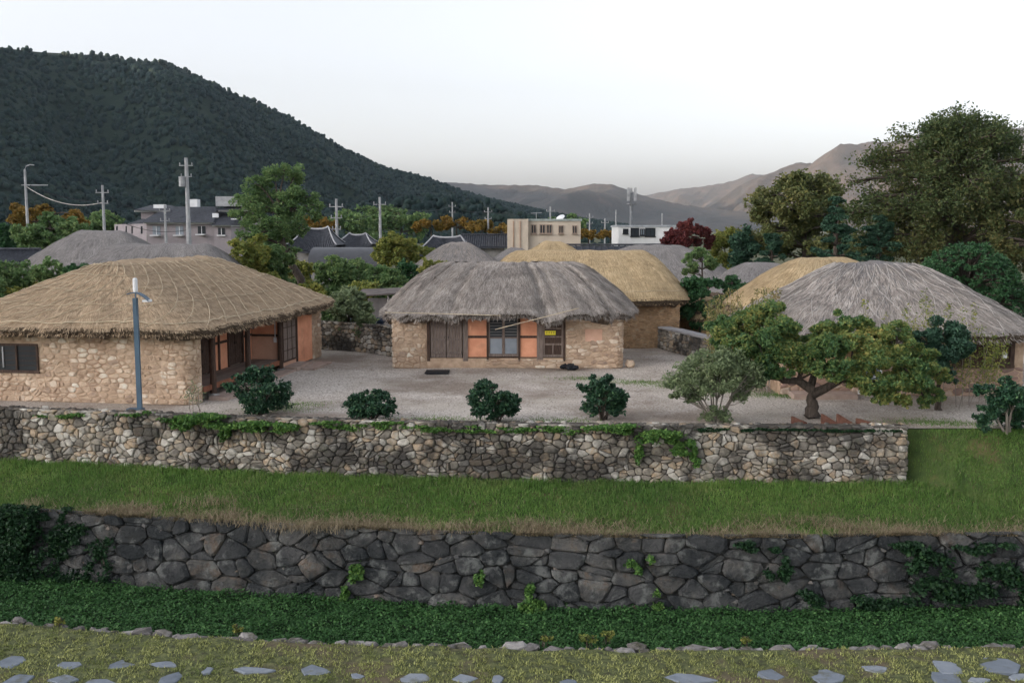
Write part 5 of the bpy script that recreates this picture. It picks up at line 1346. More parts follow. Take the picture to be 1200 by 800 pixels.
# ------------------------------------------------------------------ trees and shrubs
def crown_clumps(c, rx, ry, rz, n, r, seed, low=-0.5):
    q = np.random.default_rng(seed); out = []
    while len(out) < n:
        d = q.normal(size=3); d /= np.linalg.norm(d)
        if d[2] < low: continue
        k = q.uniform(0.45, 0.95)
        out.append((c[0] + d[0] * rx * k, c[1] + d[1] * ry * k, c[2] + d[2] * rz * k, r * q.uniform(0.75, 1.25)))
    return out
def leaf_cloud(clumps, n_leaves, seed, sub=13, subr=0.42, flat=0.75, shell=(0.5, 1.0)):
    q = np.random.default_rng(seed)
    C = np.array(clumps); vol = C[:, 3] ** 2.3
    cnt = q.multinomial(n_leaves, vol / vol.sum())
    pts = []; hubs = []
    for (x, y, z, r), k in zip(C, cnt):
        d = q.normal(size=(sub, 3)); d /= np.linalg.norm(d, axis=1)[:, None]
        h = np.array([x, y, z]) + d * r * q.uniform(*shell, (sub, 1)) * np.array([1, 1, flat])
        hubs.append(h)
        who = q.integers(0, sub, k)
        w = q.normal(size=(k, 3)); w /= np.linalg.norm(w, axis=1)[:, None]
        rad = r * subr * q.uniform(0.4, 1.25, sub)[who]
        pts.append(h[who] + w * (rad * q.uniform(0.15, 1, k) ** 0.5)[:, None] * np.array([1, 1, flat]))
    return np.concatenate(pts), hubs
def tree(name, label, base, trunk, clumps, n_leaves, size, lmat, seed, bmat=None, tr=0.2, group=None, cat='tree', sub=13, twig=0.35, droop=0.0, up=0.35, flat=0.75, fork=0.45, subr=0.42, shell=(0.5, 1.0), extra=None):
    """trunk: polyline of world points from the ground up; every clump hangs on its own limb"""
    q = np.random.default_rng(seed)
    t = thing(name, label, cat, tuple(base), group)
    trunk = np.array(trunk, float)
    g = Geo()
    kk = np.linspace(0, 1, 12); ti = np.linspace(0, 1, len(trunk))
    tp = np.stack([np.interp(kk, ti, trunk[:, i]) for i in range(3)], 1)
    tp[1:-1, :2] += q.normal(0, tr * 0.18, (10, 2))
    trad = tr * (1.25 - 0.85 * kk); trad[0] *= 1.25
    g.tube(tp, trad, 9)
    if extra:
        ex_ = np.concatenate([np.array(e, float) for e in extra]); tp = np.concatenate([tp, ex_]); kk = np.concatenate([kk * 0, np.ones(len(ex_))]); trad = np.concatenate([trad, np.full(len(ex_), tr * 0.35)])
    pts, hubs = leaf_cloud(clumps, n_leaves, seed + 1, sub, subr, flat, shell)
    for (x, y, z, r), hb_ in zip(clumps, hubs):
        c = np.array([x, y, z])
        d = np.linalg.norm(tp - c, axis=1) + np.where(kk < fork, 50, 0) + np.where(tp[:, 2] > z, 2 * (tp[:, 2] - z), 0)
        i = int(np.argmin(d)); a = tp[i]
        k = np.linspace(0, 1, 6)[:, None]
        mid = (a + c) / 2 + np.array([0, 0, 0.12 * np.linalg.norm(c - a)]) + q.normal(0, 0.05, 3) * np.linalg.norm(c - a)
        limb = (1 - k) ** 2 * a + 2 * k * (1 - k) * mid + k ** 2 * c
        r0 = min(trad[i] * 0.7, tr * twig)
        g.tube(limb, np.linspace(r0, r0 * 0.35, 6), 5, cap=False)
        for h in hb_[:: 4]:
            m = (c + h) / 2 + q.normal(0, 0.06 * r, 3)
            g.tube([limb[4], m, h], [r0 * 0.35, r0 * 0.22, r0 * 0.1], 3, cap=False)
    put('trunk', g, bmat or bark, t, smooth=True)
    v, f = leaf_quads(pts, size, seed + 2, up, 0.55, droop)
    put('crown', Geo().add(v, f), lmat, t, kind='stuff')
    return t
def shrub(name, label, base, clumps, n_leaves, size, lmat, seed, stems=7, bmat=None, sr=0.018, group=None, cat='shrub', **k):
    q = np.random.default_rng(seed)
    t = thing(name, label, cat, tuple(base), group)
    pts, hubs = leaf_cloud(clumps, n_leaves, seed + 1, **{a: b for a, b in k.items() if a in ('sub', 'subr', 'flat', 'shell')})
    g = Geo(); C = np.array(clumps); b = np.array(base)
    for i in range(stems):
        c = C[i % len(C)]
        a = b + np.array([q.normal(0, 0.05), q.normal(0, 0.05), -0.05])
        e = c[:3] + q.normal(0, 0.3, 3) * c[3]
        m = (a * 0.55 + e * 0.45) + np.array([0, 0, 0.15])
        g.tube([a, (a + m) / 2, m, e], [sr * 1.3, sr * 1.1, sr, sr * 0.4], 5, cap=False)
        for h in hubs[i % len(C)][::3]:
            g.tube([m, (m + h) / 2 + q.normal(0, 0.03, 3), h], [sr * 0.6, sr * 0.45, sr * 0.2], 4, cap=False)
    put('stem', g, bmat or bark_pale, t, smooth=True)
    v, f = leaf_quads(pts, size, seed + 2, k.get('up', 0.3), k.get('aspect', 0.5))
    put('foliage', Geo().add(v, f), lmat, t, kind='stuff')
    return t
def px_clumps(lst, Y, scale_dy=1.0, seed=0):
    """clumps given as (px, py, radius in px, depth offset in m)"""
    out = []
    for px, py, rp, dy in lst:
        p = at(px, py, Y + dy); out.append((p[0], p[1], p[2], rp / FPX * (Y + dy)))
    return out

# camellia bushes in a row behind the garden wall
G1 = 'round camellia bushes in a row behind the garden wall'
for k, (px, base, w, top, lab) in enumerate(((306, 487, 70, 432, 'largest round dark camellia bush, beside the porch of the tan thatched house'), (437, 494, 56, 459, 'lowest dark camellia bush behind the garden wall'),
                                             (580, 497, 62, 447, 'broad dark camellia bush before the orange plaster panels'), (706, 492, 52, 441, 'upright dark camellia bush in front of the cottage stone wall'))):
    b = gat(px, base, 0.0); b[1] = max(b[1], float(wall_y(b[0])) + 0.85 + 0.3 * (k == 0)); b[0] = xat(px, base, b[1])
    H = zat(top, b[1]) * 1.06; W = 1.2 * w / FPX * b[1]
    q = np.random.default_rng(40 + k); cl = []
    for i in range(40):
        d = q.normal(size=3); d /= np.linalg.norm(d); d *= q.uniform(0.3, 1) ** 0.5
        cl.append((b[0] + W * 0.43 * d[0], b[1] + W * 0.43 * d[1], H * 0.50 + H * 0.40 * d[2], W * q.uniform(0.09, 0.16)))
    for i in range(3): cl.append((b[0] + W * q.uniform(-.2, .2), b[1], H * 0.93, W * 0.08))
    shrub('camellia_bush', lab, (b[0], b[1], 0), cl, 9000 if k != 1 else 6000, 0.05, lf_camellia, 60 + k, 9, bark, group=G1, subr=0.45, shell=(0.2, 1.0))
b = np.array([xat(1180, 527, 26.2), 26.2, 0.0]); b[2] = float(lawn_pt(np.array(b[0]), np.array((wall_y(b[0]) + 0.46 - b[1]) / (wall_y(b[0]) + 0.48 - moat_y(b[0]))))[2])
q = np.random.default_rng(48); cl = []
for i in range(16):
    p = at(1178 + q.uniform(-26, 26), 470 + q.uniform(-18, 26), 26.2 + q.uniform(-0.5, 0.5)); cl.append((*p, q.uniform(0.22, 0.36)))
cl.append((*at(1178, 447, 26.2), 0.2))
shrub('camellia_tree', 'young dark camellia tree with bare stems standing on the lawn slope', tuple(b), cl, 6500, 0.06, lf_camellia, 68, 6, bark_pale, sr=0.03, subr=0.45, cat='tree')

# multi-stemmed grey green bush
b = gat(838, 500, 0.0); b[1] = float(wall_y(b[0])) + 0.95; b[0] = xat(838, 500, b[1])
cl = px_clumps([(800, 440, 20, 0), (815, 430, 20, .3), (835, 424, 20, -.2), (855, 425, 20, .2), (875, 432, 18, 0), (885, 448, 14, .1), (795, 455, 16, -.2), (820, 448, 20, -.3), (850, 445, 22, -.2), (870, 452, 16, .3), (838, 438, 20, .4), (812, 464, 12, 0), (866, 466, 10, 0), (838, 485, 13, -.1), (850, 492, 9, -.15), (826, 488, 9, 0)], b[1])
shrub('grey_green_bush', 'airy grey green bush with many pale stems behind the garden wall', (b[0], b[1], 0), cl, 17000, 0.048, lf_olive, 80, 16, bark_pale, sr=0.022, subr=0.5, sub=16)

# the spreading maple
Ym = 27.9
b = gat(951, 499, 0.0); b[1] = Ym; b[0] = xat(951, 499, Ym)
T = lambda px, py, dy=0.0: tuple(at(px, py, Ym + dy))
mcl = px_clumps([(848, 398, 19, .2), (870, 378, 24, .6), (896, 366, 22, .9), (912, 382, 22, .2), (866, 412, 22, -.2), (890, 402, 24, -.5), (912, 412, 22, -.3), (848, 424, 15, 0), (876, 432, 18, -.3), (902, 432, 15, -.4), (846, 380, 16, .9), (926, 398, 16, .5),
                 (960, 392, 18, .3), (985, 378, 20, .6), (1004, 382, 18, .8), (948, 412, 15, -.4), (972, 408, 22, -.5), (1000, 402, 22, -.2), (962, 432, 13, -.7), (985, 428, 15, -.9),
                 (1025, 396, 20, .3), (1048, 402, 22, 0), (1030, 422, 24, -.6), (1056, 428, 24, -.7), (1080, 420, 20, -.3), (1022, 448, 18, -.9), (1048, 452, 20, -1.0), (1076, 448, 18, -.8), (1094, 462, 13, -.6), (1060, 470, 11, -.9), (1032, 466, 10, -1.0), (1098, 438, 14, -.2), (938, 425, 14, -.2), (930, 412, 16, -.5), (915, 436, 13, -.6), (950, 428, 13, -.6), (1005, 446, 14, -.9), (976, 440, 12, -.9), (860, 440, 12, -.2), (890, 444, 12, -.5), (1010, 425, 18, -.6), (1085, 470, 10, -.7), (1050, 385, 14, .3)], Ym)
mt = tree('maple_tree', 'spreading maple with forked trunk and green to yellow leaves behind the garden wall', (b[0], b[1], 0), [(b[0], b[1], -0.05), T(951, 470), T(950, 452)], mcl, 88000, 0.054, lf_maple, 90, tr=0.18, twig=0.26, sub=18, fork=0.75, subr=0.42, extra=[[T(935, 446, -.1), T(918, 446, -.1), T(902, 432, 0), T(890, 412, .1), T(872, 400, .2)], [T(983, 446, -.2), T(998, 432, -.2), T(1030, 420, -.3), T(1052, 425, -.4)], [T(956, 432, .2), T(972, 408, .3), T(990, 395, .4)]])
limbs = Geo()
limbs.tube([T(951, 456), T(935, 446, -.1), T(918, 446, -.1), T(902, 432, 0), T(890, 412, .1)], [0.14, 0.11, 0.09, 0.07, 0.04], 8)
limbs.tube([T(951, 462), T(965, 456, -.1), T(983, 446, -.2), T(998, 432, -.2), T(1030, 420, -.3)], [0.15, 0.125, 0.105, 0.085, 0.045], 8)
limbs.tube([T(950, 455), T(956, 432, .2), T(972, 408, .3)], [0.12, 0.09, 0.05], 7)
put('limb', limbs, bark, mt, smooth=True)
# dark green sapling and thin shoots right of the maple
cl = px_clumps([(1085, 398, 20, 0), (1108, 388, 20, .3), (1118, 408, 20, 0), (1100, 420, 20, -.3), (1085, 432, 18, -.2), (1122, 392, 16, .3), (1110, 440, 14, -.3), (1130, 405, 13, .2)], 29.2)
tree('dark_sapling', 'dark leafy sapling pressed against the maple, before the netted grey roof', (xat(1100, 480, 29.2), 29.2, 0), [(xat(1100, 480, 29.2), 29.2, -.05), at(1100, 430, 29.2)], cl, 15000, 0.055, lf_bluegreen, 92, tr=0.08)
def shoots(label, tips, Y, n_leaf, size, lmat, seed, spread=0.5):
    """thin stems from the ground with leaves strung along their upper half"""
    q = np.random.default_rng(seed); pts = []; g = Geo()
    bx = np.mean([xat(px, py, Y) for px, py in tips])
    t = thing('autumn_weed', label, 'shrub', (bx, Y, 0))
    for px, py in tips:
        e = at(px, py, Y + q.uniform(-spread, spread)); r0 = np.array([e[0] * 0.75 + bx * 0.25 + q.normal(0, 0.15), e[1], -0.02])
        k = np.linspace(0, 1, 9)[:, None]
        m = (r0 + e) / 2 + q.normal(0, 0.10, 3)
        st = (1 - k) ** 2 * r0 + 2 * k * (1 - k) * m + k ** 2 * e
        g.tube(st, np.linspace(0.014, 0.004, 9), 4, cap=False)
        kk = q.uniform(0.35, 1, n_leaf)
        c = np.stack([np.interp(kk, k[:, 0], st[:, i]) for i in range(3)], 1)
        pts.append(c + q.normal(0, 1, (n_leaf, 3)) * (0.05 + 0.11 * (1.1 - kk))[:, None])
    put('stem', g, bark_pale, t, smooth=True)
    put('foliage', Geo().add(*leaf_quads(np.concatenate(pts), size, seed + 1, 0.3, 0.4)), lmat, t, kind='stuff')
q = np.random.default_rng(93)
shoots('tall wispy yellow green shoots waving before the netted grey roof', [(1082, 342), (1090, 352), (1062, 360), (1072, 372), (1100, 366), (1112, 356), (1128, 362), (1142, 356), (1150, 384), (1166, 392), (1180, 396), (1140, 400), (1158, 402), (1038, 366), (1012, 352), (1124, 384), (1172, 404), (1098, 380)], 29.8, 170, 0.05, lf_lime, 94)
shoots('reddish brown and green tall weeds beside the low slab-topped wall', [(828 + q.uniform(0, 90), 335 + q.uniform(0, 45)) for _ in range(44)], 33.0, 170, 0.05, lf_weed, 96, 0.9)

shoots('thin pale sapling growing at the porch corner beside the ivy', [(228, 452), (222, 458), (233, 456), (226, 446)], 28.9, 40, 0.04, lf_olive, 97, 0.1)

# trees behind the houses
def simple_tree(name, label, px, py, rxp, ryp, Y, n, size, lmat, seed, nc=16, cr=0.36, tr=None, low=-0.45, lean=0.0, **k):
    c = at(px, py, Y); rx = rxp / FPX * Y; rz = ryp / FPX * Y
    cl = crown_clumps(c, rx, rx, rz, nc, min(rx, rz) * cr, seed, low)
    if name in ('garden_bush', 'green_bush_tree', 'creeper_thicket', 'vine_covered_tree', 'yellow_green_tree', 'pine_tree', 'green_tree'):     # leafy down to the ground
        qq = np.random.default_rng(seed + 7); m_ = min(rx, rz) * cr * 1.1; top_ = c[2] + rz
        for i in range(int(nc * 1.3)):
            zz = qq.uniform(0.25, 0.8) * top_; a_ = qq.uniform(0, 6.28); k_ = qq.uniform(0.2, 0.95)
            cl.append((c[0] + rx * k_ * math.cos(a_), Y + rx * k_ * math.sin(a_), zz, m_ * qq.uniform(0.8, 1.2)))
        n = int(n * 1.05); size = size * 1.2
    tr = tr or max(0.08, rx * 0.06)
    bx = c[0] + lean
    return tree(name, label, (bx, Y, 0), [(bx, Y, -0.05), ((bx + c[0]) / 2, Y, c[2] * 0.5), (c[0], Y, c[2] + rz * 0.2)], cl, n, size, lmat, seed, tr=tr, **k)
Yt = 57.0
cl = px_clumps([(322, 205, 15, 0), (345, 205, 15, 1), (300, 215, 15, 0), (290, 235, 16, -.5), (312, 228, 18, .5), (338, 225, 20, 0), (360, 230, 15, .5), (368, 248, 13, 0), (345, 248, 16, -.5), (318, 250, 20, -.8), (292, 258, 16, 0), (278, 250, 9, .3), (306, 272, 17, -.8), (330, 272, 16, 0), (352, 268, 12, .5), (285, 280, 13, -.5), (318, 292, 13, -.8), (342, 290, 11, .3), (300, 238, 14, .8), (334, 198, 9, 0), (376, 240, 8, 0)], Yt)
tree('leaning_tree', 'tall leaning green tree with open crown behind the porch farmhouse', (xat(366, 378, Yt), Yt, 0), [(xat(366, 378, Yt), Yt, -.05), at(352, 330, Yt), at(334, 295, Yt), at(326, 250, Yt)], cl, 19000, 0.085, lf_green, 101, tr=0.26, sub=15, fork=0.5, twig=0.4)
simple_tree('yellow_green_tree', 'yellow green bushy tree under the tall leaning tree', 290, 298, 30, 24, 53, 12000, 0.09, lf_lime, 102)
simple_tree('green_bush_tree', 'green bush between the leaning tree and the farmhouse roof', 322, 305, 22, 18, 55, 8000, 0.09, lf_green, 112)
simple_tree('vine_covered_tree', 'small tree smothered in glossy green creeper beside the curved sheet roof', 392, 318, 20, 24, 54, 12000, 0.085, lf_green, 103, nc=18, cr=0.45, droop=0.8)
simple_tree('yellow_green_tree', 'rounded yellow green tree under the concrete pole by the sheet roof', 464, 294, 25, 21, 66, 12000, 0.10, lf_lime, 104, cr=0.42)
simple_tree('garden_bush', 'dense green bush between vine covered tree and grey cottage', 445, 328, 30, 18, 55, 11000, 0.085, lf_green, 105, cr=0.45)
simple_tree('garden_bush', 'dark green bush beneath the rounded yellow green tree', 480, 322, 22, 14, 58, 8000, 0.085, lf_dome, 106, cr=0.45)
simple_tree('garden_bush', 'yellowish bush touching the ridge of the grey cottage roof', 512, 316, 26, 12, 52, 9000, 0.08, lf_lime, 107, cr=0.5)
simple_tree('garden_bush', 'loose olive bush at the rubble wall beside the yard entrance', 408, 362, 24, 30, 44.5, 11000, 0.07, lf_olive, 108, cr=0.4)
simple_tree('garden_bush', 'low bright green bush behind the far porch corner', 388, 372, 14, 14, 45.5, 5000, 0.07, lf_green, 109, cr=0.5)
simple_tree('garden_bush', 'green bush growing along the path under the vine covered tree', 366, 345, 18, 14, 52, 6000, 0.08, lf_lime, 110, cr=0.5)
simple_tree('garden_bush', 'olive bush overhanging the rubble wall near the shed', 430, 378, 14, 12, 43.6, 4500, 0.06, lf_olive, 111, cr=0.5)
for k, (px, py, rp, rq, Y, mm, lab) in enumerate(((352, 318, 20, 16, 60, lf_lime, 'light green bush under the upswept tiled roof'), (414, 318, 22, 15, 57, lf_green, 'green bush below the curved sheet roof'), (425, 342, 18, 14, 50, lf_lime, 'yellowish bush above the shed roof'),
                                                    (342, 338, 16, 12, 58, lf_green, 'green bush hiding the parked teal car'), (500, 300, 16, 12, 68, lf_lime, 'yellow bush beside the grey conical thatch'), (462, 345, 16, 10, 50, lf_green, 'green bush leaning on the shed wall'))):
    simple_tree('garden_bush', lab, px, py, rp, rq, Y, 5500, 0.085, mm, 230 + k, cr=0.5)
# creeper thicket on the far left bank
for k, (px, py, rp, rq, mm, lab) in enumerate(((15, 325, 32, 22, lf_green, 'dense creeper thicket beside the tan thatched roof'), (62, 322, 30, 16, lf_green, 'creeper covered hump of the thicket below the pale dome'), (30, 350, 30, 18, lf_lime, 'yellowish creeper tangle low in the thicket'),
                                               (96, 322, 18, 12, lf_dome, 'dark creeper clump at the end of the thicket'), (-20, 345, 24, 25, lf_green, 'leafy creeper mound at the edge of the thicket'))):
    simple_tree('creeper_thicket', lab, px, py, rp, rq, 47.5 - 0.6 * k, 9000, 0.085, mm, 120 + k, nc=18, cr=0.5, low=-0.9)
simple_tree('orange_tree', 'large orange brown autumn tree under the mountain, behind the lamp pole', 52, 262, 62, 26, 112, 16000, 0.19, lf_orange, 130, nc=24)
simple_tree('green_tree', 'round mid green tree in front of the orange tree', 60, 275, 42, 26, 88, 14000, 0.15, lf_green, 131, nc=22, cr=0.42)
simple_tree('green_tree', 'dark green tree at the foot of the orange tree', 0, 285, 26, 28, 90, 9000, 0.15, lf_dome, 132)
simple_tree('orange_tree', 'small yellow tree behind the upswept tiled ridge', 374, 264, 20, 12, 120, 5000, 0.18, lf_orange, 133)
for k, (px, py, rp, rq, Y) in enumerate(((505, 266, 22, 8, 150), (535, 264, 24, 9, 152), (565, 266, 22, 9, 150), (590, 270, 16, 8, 148), (690, 275, 24, 7, 150), (715, 277, 18, 6, 148))):
    simple_tree('orange_tree', ('orange autumn tree in the row before the wooded foothill', 'orange autumn tree in the row before the wooded foothill', 'orange autumn tree in the row before the wooded foothill', 'orange autumn tree in the row before the wooded foothill', 'low yellow tree between the office block and the white gallery', 'low yellow tree between the office block and the white gallery')[k],
                px, py, rp, rq, Y, 3200, 0.26, lf_orange, 140 + k, nc=12, cr=0.55, group='autumn trees before the foothill' if k < 4 else 'yellow trees between the flat roofed buildings')
for k, (px, py, rp, rq, Y) in enumerate(((415, 262, 36, 14, 190), (470, 258, 36, 14, 200), (345, 262, 30, 16, 180), (440, 250, 30, 10, 260), (110, 262, 26, 16, 150), (220, 268, 60, 20, 190), (660, 262, 26, 10, 230), (300, 270, 40, 16, 170))):
    simple_tree('green_tree', ('green tree behind the dotted tiled ridge', 'green tree behind the pole in the yellow tree', 'green tree behind the tall leaning tree', 'far green treetop on the bank below the wooded foothill', 'green tree between the orange tree and the mauve building', 'wide green tree behind the mauve building', 'green tree behind the beige office block', 'green tree between the mauve building and the leaning tree')[k], px, py, rp, rq, Y, 3600, 0.34, lf_green, 150 + k, nc=14, cr=0.55, group='tree belt below the mountain')
simple_tree('red_maple', 'dark red maple beyond the broad pale thatch', 806, 279, 32, 21, 78, 9000, 0.12, lf_red, 160, nc=18)
simple_tree('persimmon_tree', 'small open green tree with thin branches before the red maple', 823, 312, 27, 22, 50, 6500, 0.06, lf_green, 161, nc=26, cr=0.26)
simple_tree('yellow_green_tree', 'yellow green tree between red maple and pines', 850, 283, 18, 18, 82, 6000, 0.12, lf_lime, 162)
simple_tree('pine_tree', 'small blue green conifer beside the yellow green tree', 870, 288, 14, 26, 76, 8000, 0.11, lf_bluegreen, 163, nc=16, cr=0.5)
simple_tree('garden_bush', 'dark glossy bush at the foot of the small open tree', 822, 338, 24, 14, 46, 8000, 0.07, lf_dome, 164, cr=0.5)
simple_tree('garden_bush', 'dark bush between the golden roofs beside the tall weeds', 858, 335, 16, 12, 47, 5000, 0.07, lf_dome, 165, cr=0.5)
def zelkova(name, label, px, base_px, top, bot, w, Y, n, size, lmat, seed, nc, tr):
    q = np.random.default_rng(seed); cl = []
    zt, zb_ = zat(top, Y), zat(bot, Y); R_ = w / 2 / FPX * Y; cx = xat(px, 300, Y)
    for i in range(nc):
        a = q.uniform(0, 6.28); k = q.uniform(0, 1) ** 0.6; z = q.uniform(0, 1)
        prof = 0.86 + 0.3 * z if z < 0.45 else math.cos((z - 0.45) / 0.62 * math.pi / 2) ** 0.7
        cl.append((cx + R_ * k * prof * math.cos(a), Y + R_ * 0.8 * k * prof * math.sin(a), zb_ + (zt - zb_) * (0.02 + 0.92 * z), R_ * q.uniform(0.10, 0.19)))
    bx = xat(base_px, 300, Y)
    return tree(name, label, (bx, Y, 0), [(bx, Y, -.05), (bx, Y, zb_ * 0.6 + 0.6), (cx, Y, (zt + zb_) / 2), (cx, Y, zt * 0.8)], cl, n, size, lmat, seed, tr=tr, sub=22, fork=0.22, twig=0.40, subr=0.7, flat=0.85, shell=(0.2, 1.0))
zelkova('zelkova_tree', 'huge broad zelkova with dark bronze leaves towering over the thatched roofs', 1115, 1130, 130, 312, 250, 66, 72000, 0.11, lf_zelkova, 170, 220, 0.42)
zelkova('zelkova_tree', 'smaller yellowing zelkova between the pines and the huge one', 940, 945, 202, 302, 150, 78, 36000, 0.14, lf_zelkova2, 171, 90, 0.3)
zelkova('zelkova_tree', 'shaded zelkova behind the clipped evergreen dome', 1215, 1215, 190, 330, 120, 60, 14000, 0.15, lf_zelkova, 173, 40, 0.3)
for k, (px, top, bot, w, Y, lab) in enumerate(((980, 234, 312, 62, 62, 'blue green pine before the smaller zelkova'), (1030, 255, 315, 60, 64, 'dark blue green pine in the shade of the huge zelkova'), (905, 275, 312, 40, 70, 'low blue green pine at the foot of the smaller zelkova'))):
    q = np.random.default_rng(180 + k); cl = []; R_ = w / 2 / FPX * Y; zt, zb_ = zat(top, Y), max(0.6, zat(bot, Y))
    for i in range(26):
        z = q.uniform(0, 1); rr = R_ * (1 - 0.75 * z) * q.uniform(0.3, 1); a = q.uniform(0, 6.28)
        cl.append((xat(px, 280, Y) + rr * math.cos(a), Y + rr * math.sin(a), zb_ + (zt - zb_) * z, R_ * q.uniform(0.2, 0.32)))
    tree('pine_tree', lab, (xat(px, 280, Y), Y, 0), [(xat(px, 280, Y), Y, -.05), (xat(px, 280, Y), Y, zt * 0.95)], cl, 16000, 0.10, lf_bluegreen, 184 + k, tr=0.2, flat=0.45, fork=0.15)
# clipped evergreen dome: an even skin of leaves on a hemisphere with shallow lumps
q = np.random.default_rng(190); Yd = 46.0
c = at(1131, 372, Yd); Rd = 77 / FPX * Yd; Hd = zat(276, Yd) - 0.3
cl = []
for i in range(420):
    a = q.uniform(0, 6.28); ph_ = math.acos(q.uniform(0.0, 1.0))
    cl.append((c[0] + Rd * 0.86 * math.sin(ph_) * math.cos(a), Yd + Rd * 0.86 * math.sin(ph_) * math.sin(a), 0.3 + Hd * 0.9 * math.cos(ph_) ** 0.85, 0.30 * q.uniform(0.8, 1.2)))
for i in range(90):
    a = q.uniform(0, 6.28); ph_ = math.acos(q.uniform(0.0, 1.0)); cl.append((c[0] + Rd * 0.7 * math.sin(ph_) * math.cos(a), Yd + Rd * 0.7 * math.sin(ph_) * math.sin(a), 0.3 + Hd * 0.72 * math.cos(ph_), 0.5))
tree('clipped_evergreen', 'large dome-shaped clipped evergreen bush behind the netted grey roof', (c[0], Yd, 0), [(c[0], Yd, -.05), (c[0], Yd, 1.2), (c[0], Yd, 2.6)], cl, 50000, 0.066, lf_dome, 191, sub=6, tr=0.22, cat='bush', twig=0.25)
simple_tree('garden_bush', 'green bush on the ridge line of the long black tiled hall', 655, 297, 22, 7, 90, 5000, 0.12, lf_green, 192, cr=0.7)

# ------------------------------------------------------------------ grass, ground cover, moss, creepers
q = np.random.default_rng(200)
def in_view(X, Y, Z, m=40):
    px = 600 + FPX * X / Y
    return (px > -m) & (px < 1200 + m)
n = 150000
X = q.uniform(-17, 16.5, n); v = np.concatenate([q.uniform(0.02, 1.0, n)])
P = lawn_pt(X, v)
ok = in_view(*P.T) & ((X > WALL_END + 0.06) | (P[:, 1] < wall_y(X) - 0.03))
P = P[ok]; X = X[ok]; v = v[ok]
near = np.exp(-np.abs(P[:, 1] - (wall_y(P[:, 0]) - 0.15)) * 2.0) * (P[:, 0] < WALL_END)
tuft = 0.5 + 0.5 * wave(P[:, 0], P[:, 1], 77, 1.1, 3)
h = 0.055 + 0.07 * tuft + 0.10 * near * (0.4 + 0.8 * tuft)
put('grass', Geo().add(*blades(P, h, 0.008, 201, simple=True)), grass_m, kind='stuff', label='short green grass covering the terrace and slope', cat='grass')
# dry straw-coloured grass along the top of the retaining wall
n = 60000
X = q.uniform(-13, 14, n); d = q.exponential(0.26, n)
wgt = 0.5 + 0.5 * wave(X, X * 0, 79, 3.0, 3)
ok = (q.uniform(0, 1, n) < np.clip(wgt * 1.7 - 0.35, 0.08, 1)) & (d < 1.0)
X, d = X[ok], d[ok]
y0 = wall_y(X) + 0.46; y1 = moat_y(X) - 0.02
P = lawn_pt(X, np.clip(1 - d / (y0 - y1), 0, 1)); P[:, 1] -= 0.05
put('dry_grass', Geo().add(*blades(P, 0.13, 0.009, 202, lean=1.1, bend=1.0, simple=True)), dry_m, kind='stuff', label='dry straw coloured grass lining the top of the retaining wall', cat='grass')
# long tufts hanging over
g = Geo()
for px, py in ((250, 606), (268, 610), (300, 614), (345, 618), (362, 622), (395, 618), (360, 600), (245, 590), (520, 622), (560, 620), (610, 618), (640, 622), (930, 614), (955, 612), (975, 618), (1000, 622), (900, 612), (150, 600)):
    c = gat(px, py, MOAT_TOP + (0.0 if py > 595 else 0.2)); k = 170
    pp = c + q.normal(0, 1, (k, 3)) * np.array([0.45, 0.16, 0.0])
    g.add(*blades(pp, 0.26, 0.006, int(q.integers(1e6)), lean=1.2, bend=1.4))
put('dry_tuft', g, dry_m, kind='stuff', label='long dry grass tufts drooping over the retaining wall edge', cat='grass')
# withered blades all through the lawn
n = 9000
X = q.uniform(-17, 16.5, n); v = q.uniform(0.1, 1.0, n); P = lawn_pt(X, v)
ok = in_view(*P.T) & ((X > WALL_END + 0.06) | (P[:, 1] < wall_y(X) - 0.1)) & (q.uniform(0, 1, n) < 0.25 + 0.75 * smooth01(wave(X, P[:, 1], 87, 1.4, 3) * 1.5))
put('withered_grass', Geo().add(*blades(P[ok], 0.10, 0.005, 205, lean=0.9, bend=0.9)), dry_m, kind='stuff', label='withered pale blades scattered through the terrace lawn', cat='grass')
# ground cover in the moat
n = 95000
X = q.uniform(-13.5, 13.5, n); v = q.uniform(0, 1, n) ** 0.9
P = moat_pt(X, v); P = P[in_view(*P.T)]
P[:, 2] += 0.03 + q.uniform(0, 1, len(P)) ** 1.5 * (0.10 + 0.09 * np.clip(wave(P[:, 0], P[:, 1], 83, 0.8, 3), -1, 1))
P = P[P[:, 1] > bank_y(P[:, 0]) - 0.02]
put('ground_cover', Geo().add(*leaf_quads(P, 0.031, 203, up=0.9, aspect=0.75)), cover_m, kind='stuff', label='dense dark green clover carpeting the moat bed', cat='ground cover')
# moss and short grass on the near bank
n = 150000
X = q.uniform(-12.5, 12.5, n); Y = q.uniform(17.6, 23.6, n)
ok = (Y < bank_y(X) + 0.02) & in_view(X, Y, 0)
X, Y = X[ok], Y[ok]
keep = q.uniform(0, 1, len(X)) < np.clip(0.55 + 1.1 * wave(X, Y, 85, 0.55, 4) - 0.5 * (np.abs(Y - bank_y(X)) < 0.35), 0.04, 1)
X, Y = X[keep], Y[keep]
P = bank_pt(X, (bank_y(X) - Y) / (bank_y(X) + 30))
flags = [o for o in bank.children if o.name.startswith('flagstone')]
fc = np.array([[*(np.array(o.location) + 0)[:2], o.dimensions[0] * 0.5, o.dimensions[1] * 0.5] for o in flags])
for c in fc:
    k = ((P[:, 0] - c[0]) / max(c[2], .05)) ** 2 + ((P[:, 1] - c[1]) / max(c[3], .05)) ** 2 > 0.9
    P = P[k]
put('moss', Geo().add(*blades(P, 0.058, 0.010, 204, lean=0.8, bend=0.8, simple=True)), moss_m, kind='stuff', label='mossy yellow green turf on the near bank around the flagstones', cat='moss')
